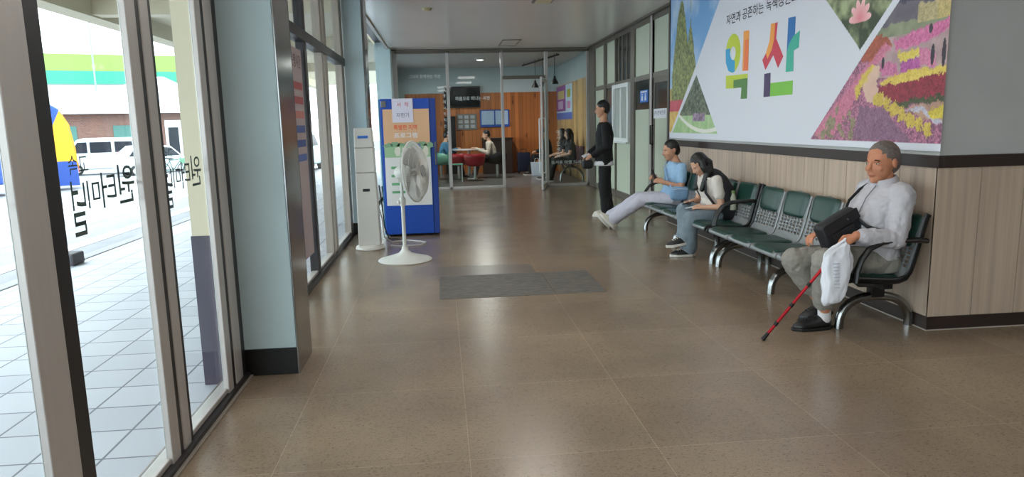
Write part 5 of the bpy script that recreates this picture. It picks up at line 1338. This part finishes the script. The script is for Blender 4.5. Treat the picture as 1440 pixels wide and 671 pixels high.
# ------------------------------------------------------------------ outside
def at(px, D, z=0):
    """ground position seen in picture column px (at the horizon) at plan distance D"""
    a = YAW+math.atan((px-720)/F_PX*math.cos(PITCH)); return Vector((math.sin(a)*D, math.cos(a)*D, z))
def paver_mat():
    m = bpy.data.materials.new('pale_concrete_pavers'); m.use_nodes = True; nt = m.node_tree; n = nt.nodes; L = nt.links; p = n['Principled BSDF']
    tc = n.new('ShaderNodeTexCoord'); br = n.new('ShaderNodeTexBrick'); br.offset = 0; br.inputs['Scale'].default_value = 1
    br.inputs['Brick Width'].default_value = .30; br.inputs['Row Height'].default_value = .30; br.inputs['Mortar Size'].default_value = .006
    br.inputs['Color1'].default_value = srgb(186, 188, 196); br.inputs['Color2'].default_value = srgb(172, 174, 184); br.inputs['Mortar'].default_value = srgb(96, 98, 106)
    L.new(tc.outputs['Object'], br.inputs['Vector']); L.new(br.outputs['Color'], p.inputs['Base Color']); p.inputs['Roughness'].default_value = .6
    return m
M['asphalt'] = mat('pale_worn_asphalt', (132, 132, 136), .85, 0, .08, 2)
q = MB(); q.box(-4.0, -1.22, -8, 40, -.2, -.03); struct(q.build('pavement', paver_mat(), loc=(0, 0, 0)), 'pale paver footway outside the glazing')
q = MB(); q.box(-4.16, -4.0, -8, 40, -.3, -.02); struct(q.build('kerb', mat('kerb_stone', (150, 148, 148), .7), bevel=.01), 'pale kerb along the footway')
q = MB(); q.add([(-4.16, -8, -.15), (-4.16, 90, -.15), (-16, 90, -.72), (-16, -8, -.72), (-90, 90, -.72), (-90, -8, -.72), (10, 90, -.72), (10, 40, -.15), (-4.16, 40, -.15)], [(0, 1, 2, 3), (3, 2, 4, 5)])
struct(q.build('road', M['asphalt'], loc=(0, 0, 0)), 'pale asphalt yard sloping away from the building')
q = MB(); q.box(-4.2, 60, 40, 90, -.8, -.72); struct(q.build('road', M['asphalt']), 'asphalt beyond the end of the footway')
wl_ = mat('white_road_paint', (226, 226, 226), .7)
def rz(x): return -.15-(x+4.16)/(-11.84)*.57 if x > -16 else -.72
for i, (xa, xb) in enumerate(((-5.0, -5.3), (-6.4, -6.7), (-9.0, -9.3))):
    q = MB(); q.add([(xa, 2, rz(xa)+.006), (xb, 2, rz(xb)+.006), (xb, 30, rz(xb)+.006), (xa, 30, rz(xa)+.006)], [(0, 1, 2, 3)]); struct(q.build('road_marking', wl_), 'white painted line on the yard')
q = MB(); q.box(-4.14, -3.92, 7.75, 8.0, -.03, .10); tag(q.build('kerb_block', mat('dark_rubber_block', (70, 68, 72), .7), bevel=.02), 'dark rubber kerb block at the edge of the footway', 'kerb block')
# canopy over the footway
M['canopy'] = mat('cream_canopy', (196, 186, 160), .6)
q = MB(); q.box(-4.6, -1.36, -8, 30, 3.10, 3.2); struct(q.build('canopy_roof', M['canopy']), 'cream canopy over the footway')
q = MB(); q.box(-4.75, -4.45, -8, 30, 2.86, 3.25); struct(q.build('canopy_beam', M['canopy']), 'cream edge beam of the canopy')
for i, yy in enumerate((-3, 1.2, 5.6, 10.0, 14.4, 20)):
    q = MB(); q.box(-4.5, -1.36, yy, yy+.25, 2.88, 3.10); struct(q.build('canopy_beam', M['canopy']), 'cream cross beam of the canopy')
for yy in (7.6, 12.0):
    q = MB(); q.box(-3.4, -2.6, yy, yy+.35, 3.06, 3.10); tag(q.build('canopy_lamp', M['paper'], bevel=.01), 'flat white canopy lamp %s along the footway' % ('nearer' if yy < 9 else 'farther'), 'ceiling light')
# bus
_bt = at(108, 29.2); bus = thing('bus', (_bt.x, _bt.y, -.72), 'blue and yellow coach seen behind the near silver post', 'bus')
bblue = mat('bus_blue', (28, 70, 160), .4); byel = mat('bus_yellow', (226, 160, 14), .4); bnavy = mat('bus_skirt_blue', (22, 62, 140), .4)
bb0 = _bt; tail = bb0.x; by0 = bb0.y; bz = -.72; bus.rotation_euler.z = .46
prof_bus = [(0, .45), (-.02, .9), (-.05, 1.6), (-.16, 2.4), (-.38, 2.95), (-.62, 3.12), (-10.5, 3.12), (-10.9, 2.6), (-11, 1.2), (-11, .45)]
q = MB(); q.prism(prof_bus, (tail, by0, bz), (1, 0, 0), (0, 0, 1), (0, 2.45, 0)); q.build('body', bblue, bus, bevel=.06)
q = MB(); q.prism([(-.03, 1.15), (-.06, 1.6), (-.17, 2.4), (-.37, 2.9), (-.6, 2.4), (-.75, 1.95), (-1.55, 1.95), (-1.75, 1.15)], (tail, by0-.012, bz), (1, 0, 0), (0, 0, 1), (0, .012, 0)); q.build('yellow_panel', byel, bus)
q = MB(); q.prism([(.003, .95), (-.015, 1.15), (-.03, 1.6), (-.14, 2.42), (-.37, 2.9), (-.37, 2.9), (-.2, 2.4), (-.09, 1.6), (-.05, .95)], (tail+.02, by0+.05, bz), (1, 0, 0), (0, 0, 1), (0, 2.35, 0)); q.build('rear_panel', byel, bus)
q = MB(); q.prism([(0, .3), (-.03, 1.12), (-2.2, 1.12), (-2.2, .3)], (tail, by0-.01, bz), (1, 0, 0), (0, 0, 1), (0, .012, 0)); q.build('skirt', bnavy, bus)
bw_ = mat('bus_window', (34, 36, 44), .15)
for a, b in ((-.62, -1.6), (-1.75, -3.3), (-3.4, -5.0), (-5.1, -6.7), (-6.8, -8.4), (-8.5, -10.2)):
    q = MB(); q.box(tail+a, tail+b, by0-.018, by0, bz+1.95, bz+2.72); q.build('window', bw_, bus, bevel=.02)
for xx in (-3.0, -8.9):
    q = MB(); q.lathe([(.2, -.02), (.46, -.02), (.5, .02), (.5, .26), (.001, .26)], (tail+xx, by0-.02, bz+.5), (0, 1, 0), 28); wh = q.build('wheel', M['black'], bus, smooth=True)
    q = MB(); q.lathe([(.001, -.03), (.1, -.05), (.26, -.03), (.28, 0)], (tail+xx, by0-.02, bz+.5), (0, 1, 0), 24); q.build('hub', M['alu'], wh, smooth=True)
    q = MB(); q.lathe([(.52, -.001), (.60, -.001), (.60, .01), (.52, .01)], (tail+xx, by0-.012, bz+.5), (0, 1, 0), 28); q.build('arch', M['black'], bus)
q = MB(); q.box(tail+.0, tail+.03, by0+.1, by0+.3, bz+.75, bz+1.1); q.build('tail_lamp', mat('red_lamp', (190, 40, 40), .3), bus)
# small white van and hatchback
def car(name, label, c, ang, prof_c, glass_c, wid, wheels, m, cat):
    r = thing(name, (c.x, c.y, c.z), label, cat); D = V(math.cos(ang), math.sin(ang), 0); R = V(-D.y, D.x, 0); Z = V(0, 0, 1)
    q = MB(); q.prism(prof_c, c-R*wid/2, D, Z, R*wid); q.build('body', m, r, bevel=.07, seg=3)
    for g_ in glass_c:
        for sd in (-1, 1):
            q = MB(); q.prism(g_, c+R*(wid/2*sd+.004*sd), D, Z, -R*.02*sd); q.build('side_window', bw_, r)
    (a0, z0), (a1, z1) = prof_c[3], prof_c[4]
    p0, p1 = c+D*a0+Z*z0, c+D*a1+Z*z1; nn = (p1-p0).normalized().cross(R)
    q = MB(); q.obox((p0+p1)/2, (p1-p0)*.42, R*wid*.42, nn*.012); q.build('windscreen', bw_, r)
    (a0, z0), (a1, z1) = prof_c[-2], prof_c[-3]
    p0, p1 = c+D*a0+Z*z0, c+D*a1+Z*z1; nn = (p1-p0).normalized().cross(R)
    q = MB(); q.obox(p0.lerp(p1, .68), (p1-p0)*.24, R*wid*.40, nn*.014); q.build('rear_window', bw_, r)
    for sd in (-1, 1):
        q = MB(); q.obox(p0.lerp(p1, .32)+R*wid*.40*sd, (p1-p0)*.12, R*wid*.05, nn*.02); q.build('tail_lamp', bpy.data.materials['red_lamp'], r)
    for xx in wheels:
        for sd in (-1, 1):
            q = MB(); q.lathe([(.001, -.02), (.17, -.02), (.27, -.01), (.28, .03), (.28, .16), (.001, .16)], c+D*xx+R*(wid/2+.01)*sd+Z*.28, -R*sd, 24); wh = q.build('wheel', M['black'], r, smooth=True)
            q = MB(); q.lathe([(.001, -.03), (.10, -.03), (.16, -.018)], c+D*xx+R*(wid/2+.01)*sd+Z*.28, -R*sd, 20); q.build('hub', M['alu'], wh, smooth=True)
    return r
white_car = mat('white_car_paint', (190, 196, 202), .25)
vp = [(-1.6, .28), (1.5, .28), (1.72, .55), (1.66, .95), (1.05, 1.78), (.7, 1.86), (-1.5, 1.86), (-1.70, 1.1), (-1.70, .4)]
vg = [[(1.38, 1.12), (1.02, 1.66), (.62, 1.66), (.62, 1.12)], [(.5, 1.12), (.5, 1.66), (-.45, 1.66), (-.45, 1.12)], [(-.6, 1.12), (-.6, 1.66), (-1.4, 1.66), (-1.45, 1.12)]]
c_ = at(143, 42.5, -.72); car('van', 'small white van parked before the brick building', c_, math.radians(206), vp, vg, 1.45, (1.15, -1.05), white_car, 'van')
cp = [(-1.85, .25), (1.8, .25), (1.95, .62), (.95, .92), (.45, 1.40), (0, 1.48), (-1.2, 1.46), (-1.85, .95), (-1.92, .5)]
cg = [[(.82, .95), (.42, 1.34), (-.1, 1.38), (-.1, .95)], [(-.2, .95), (-.2, 1.38), (-1.15, 1.36), (-1.45, .98)]]
c_ = at(222, 39.0, -.72); car('hatchback', 'white hatchback with a red tail lamp right of the white van', c_, math.radians(35), cp, cg, 1.6, (1.2, -1.2), white_car, 'car')
c_ = V(-3.2, 27.0, -.1); c_.z = -.03; c_.x = -5.6; c_.z = rz(-5.6); car('hatchback', 'pale car parked along the footway, seen through the far glazing', c_, math.radians(80), cp, cg, 1.65, (1.2, -1.2), mat('pale_teal_car_paint', (190, 210, 214), .25), 'car')
# brick building with white metal roof
b0, b1 = at(30, 56, -.72), at(330, 56, -.72)
bd = thing('brick_building', tuple((b0+b1)/2), 'low brick building with a white metal hip roof across the yard', 'building')
u_ = (b1-b0).normalized(); n_ = V(-u_.y, u_.x, 0); LB = (b1-b0).length
def brick():
    m = bpy.data.materials.new('brown_brick'); m.use_nodes = True; nt = m.node_tree; n = nt.nodes; L = nt.links; p = n['Principled BSDF']
    tc = n.new('ShaderNodeTexCoord'); mp = n.new('ShaderNodeMapping'); mp.inputs['Rotation'].default_value = (math.pi/2, 0, 0); L.new(tc.outputs['Object'], mp.inputs[0])
    br = n.new('ShaderNodeTexBrick'); br.inputs['Scale'].default_value = 3; br.inputs['Color1'].default_value = srgb(122, 82, 68); br.inputs['Color2'].default_value = srgb(104, 70, 60); br.inputs['Mortar'].default_value = srgb(130, 118, 110)
    L.new(mp.outputs[0], br.inputs['Vector']); L.new(br.outputs['Color'], p.inputs['Base Color']); p.inputs['Roughness'].default_value = .8
    return m
def bbox_(u0, u1, d0, d1, z0, z1, nm, m, par=bd, bev=0):
    c0 = b0+u_*(u0+u1)/2+n_*(d0+d1)/2+V(0, 0, (z0+z1)/2); q = MB(); q.obox(c0, u_*(u1-u0)/2, n_*(d1-d0)/2, (0, 0, (z1-z0)/2)); return q.build(nm, m, par, bevel=bev)
bbox_(0, LB, 0, 9, 0, 3.45, 'wall', brick())
q = MB(); zr = 3.40
pts = [b0-u_*.6-n_*.8+V(0,0,zr), b1+u_*.6-n_*.8+V(0,0,zr), b1+u_*.6+n_*10+V(0,0,zr), b0-u_*.6+n_*10+V(0,0,zr), b0+u_*8.5+n_*4.6+V(0,0,6.2), b1-u_*4+n_*4.6+V(0,0,6.2)]
q.add(pts, [(0, 1, 5, 4), (1, 2, 5), (2, 3, 4, 5), (3, 0, 4), (0, 3, 2, 1)]); q.build('roof', mat('white_metal_roof', (196, 200, 204), .45), bd)
wteal = mat('teal_shutter', (64, 112, 104), .5)
k1 = LB*(122/300); 
bbox_(LB*.415, LB*.53, -.05, .02, .9, 2.6, 'shutter', wteal); bbox_(LB*.16, LB*.25, -.05, .02, .9, 2.6, 'shutter', wteal)
bbox_(LB*.66, LB*.74, -.08, .02, 0, 2.9, 'doorway', mat('pale_grey_door', (196, 200, 200), .5)); bbox_(LB*.675, LB*.725, -.1, .0, .2, 2.4, 'door_glass', bw_)
bbox_(LB*.78, LB*.9, -.05, .02, .9, 2.6, 'shutter', wteal)
# hall behind with green fascia
g0, g1 = at(-60, 88, -.72), at(420, 88, -.72); gu = (g1-g0).normalized(); gn = V(-gu.y, gu.x, 0)
gb = thing('market_hall', tuple((g0+g1)/2), 'long pale hall with lime and teal fascia bands behind the brick building', 'building')
def gbx(d, z0, z1, nm, m, th=6):
    c0 = (g0+g1)/2+gn*(d+th/2)+V(0, 0, (z0+z1)/2); q = MB(); q.obox(c0, gu*(g1-g0).length/2, gn*th/2, (0, 0, (z1-z0)/2)); q.build(nm, m, gb)
gbx(0, 0, 7.2, 'wall', mat('pale_hall_wall', (190, 196, 200), .6)); gbx(-.3, 7.2, 8.5, 'teal_band', mat('teal_fascia', (40, 150, 116), .5)); gbx(-.3, 8.5, 10.2, 'lime_band', mat('lime_fascia', (120, 160, 66), .5))
pl = at(146, 70, -.72); q = MB(); q.tube([pl, pl+V(0, 0, 13)], .07, 8); q.tube([pl+V(-.5, 0, 11.6), pl+V(.2, 0, 11.6)], .05, 6); tag(q.build('street_pole', mat('pole_grey', (130, 150, 150), .5)), 'thin grey pole rising above the green fascia', 'pole')
# bicycle by the doorway and signboard down the footway
bc = thing('bicycle', tuple(at(243, 36, -.72)), 'dark green bicycle standing before the pale doorway', 'bicycle')
c_ = at(243, 36, -.72); bu = V(1, -.3, 0).normalized(); gm = mat('green_frame_paint', (40, 96, 76), .4)
for s in (-.52, .52):
    q = MB(); q.tube([c_+bu*(s+.33*math.cos(t))+V(0, 0, .34+.33*math.sin(t)) for t in [2*math.pi*i/28 for i in range(28)]], .02, 6, closed=True); wh = q.build('wheel', M['black'], bc, smooth=True)
    q = MB()
    for i in range(8): q.tube([c_+bu*s+V(0, 0, .34), c_+bu*(s+.33*math.cos(i*.785))+V(0, 0, .34+.33*math.sin(i*.785))], .004, 4)
    q.build('spokes', M['alu'], wh)
P_ = lambda a, z: c_+bu*a+V(0, 0, z)
q = MB()
for a, b in ((P_(-.52, .34), P_(-.05, .32)), (P_(-.05, .32), P_(-.2, .82)), (P_(-.2, .78), P_(.38, .85)), (P_(-.05, .32), P_(.38, .8)), (P_(.52, .34), P_(.36, .98)), (P_(-.52, .34), P_(-.18, .75))): q.tube([a, b], .018, 8)
q.build('frame', gm, bc)
q = MB(); q.tube([P_(.30, 1.0)+V(0, -.22, 0), P_(.36, 1.02), P_(.30, 1.0)+V(0, .22, 0)], .014, 8); q.build('handlebar', M['alu'], bc)
q = MB(); q.ell(P_(-.22, .88), (.12, .07, .03)); q.build('saddle', M['black'], bc, smooth=True)
q = MB(); q.obox(P_(.62, .78), bu*.16, (.05, .14, 0), (0, 0, .11)); q.build('basket', mat('basket_green', (96, 150, 120), .5), bc)
sb = thing('street_signboard', (-7.2, 34, -.3), 'orange signboard far down the yard, seen through the far glazing', 'sign')
q = MB(); q.box(-7.6, -6.2, 33.9, 34.1, 1.2, 2.5); q.build('board', mat('orange_board', (230, 100, 60), .5), sb, bevel=.03)
q = MB(); q.box(-7.5, -7.35, 33.95, 34.05, rz(-7.4), 1.2); q.box(-6.45, -6.3, 33.95, 34.05, rz(-6.4), 1.2); q.build('post', M['alu'], sb)
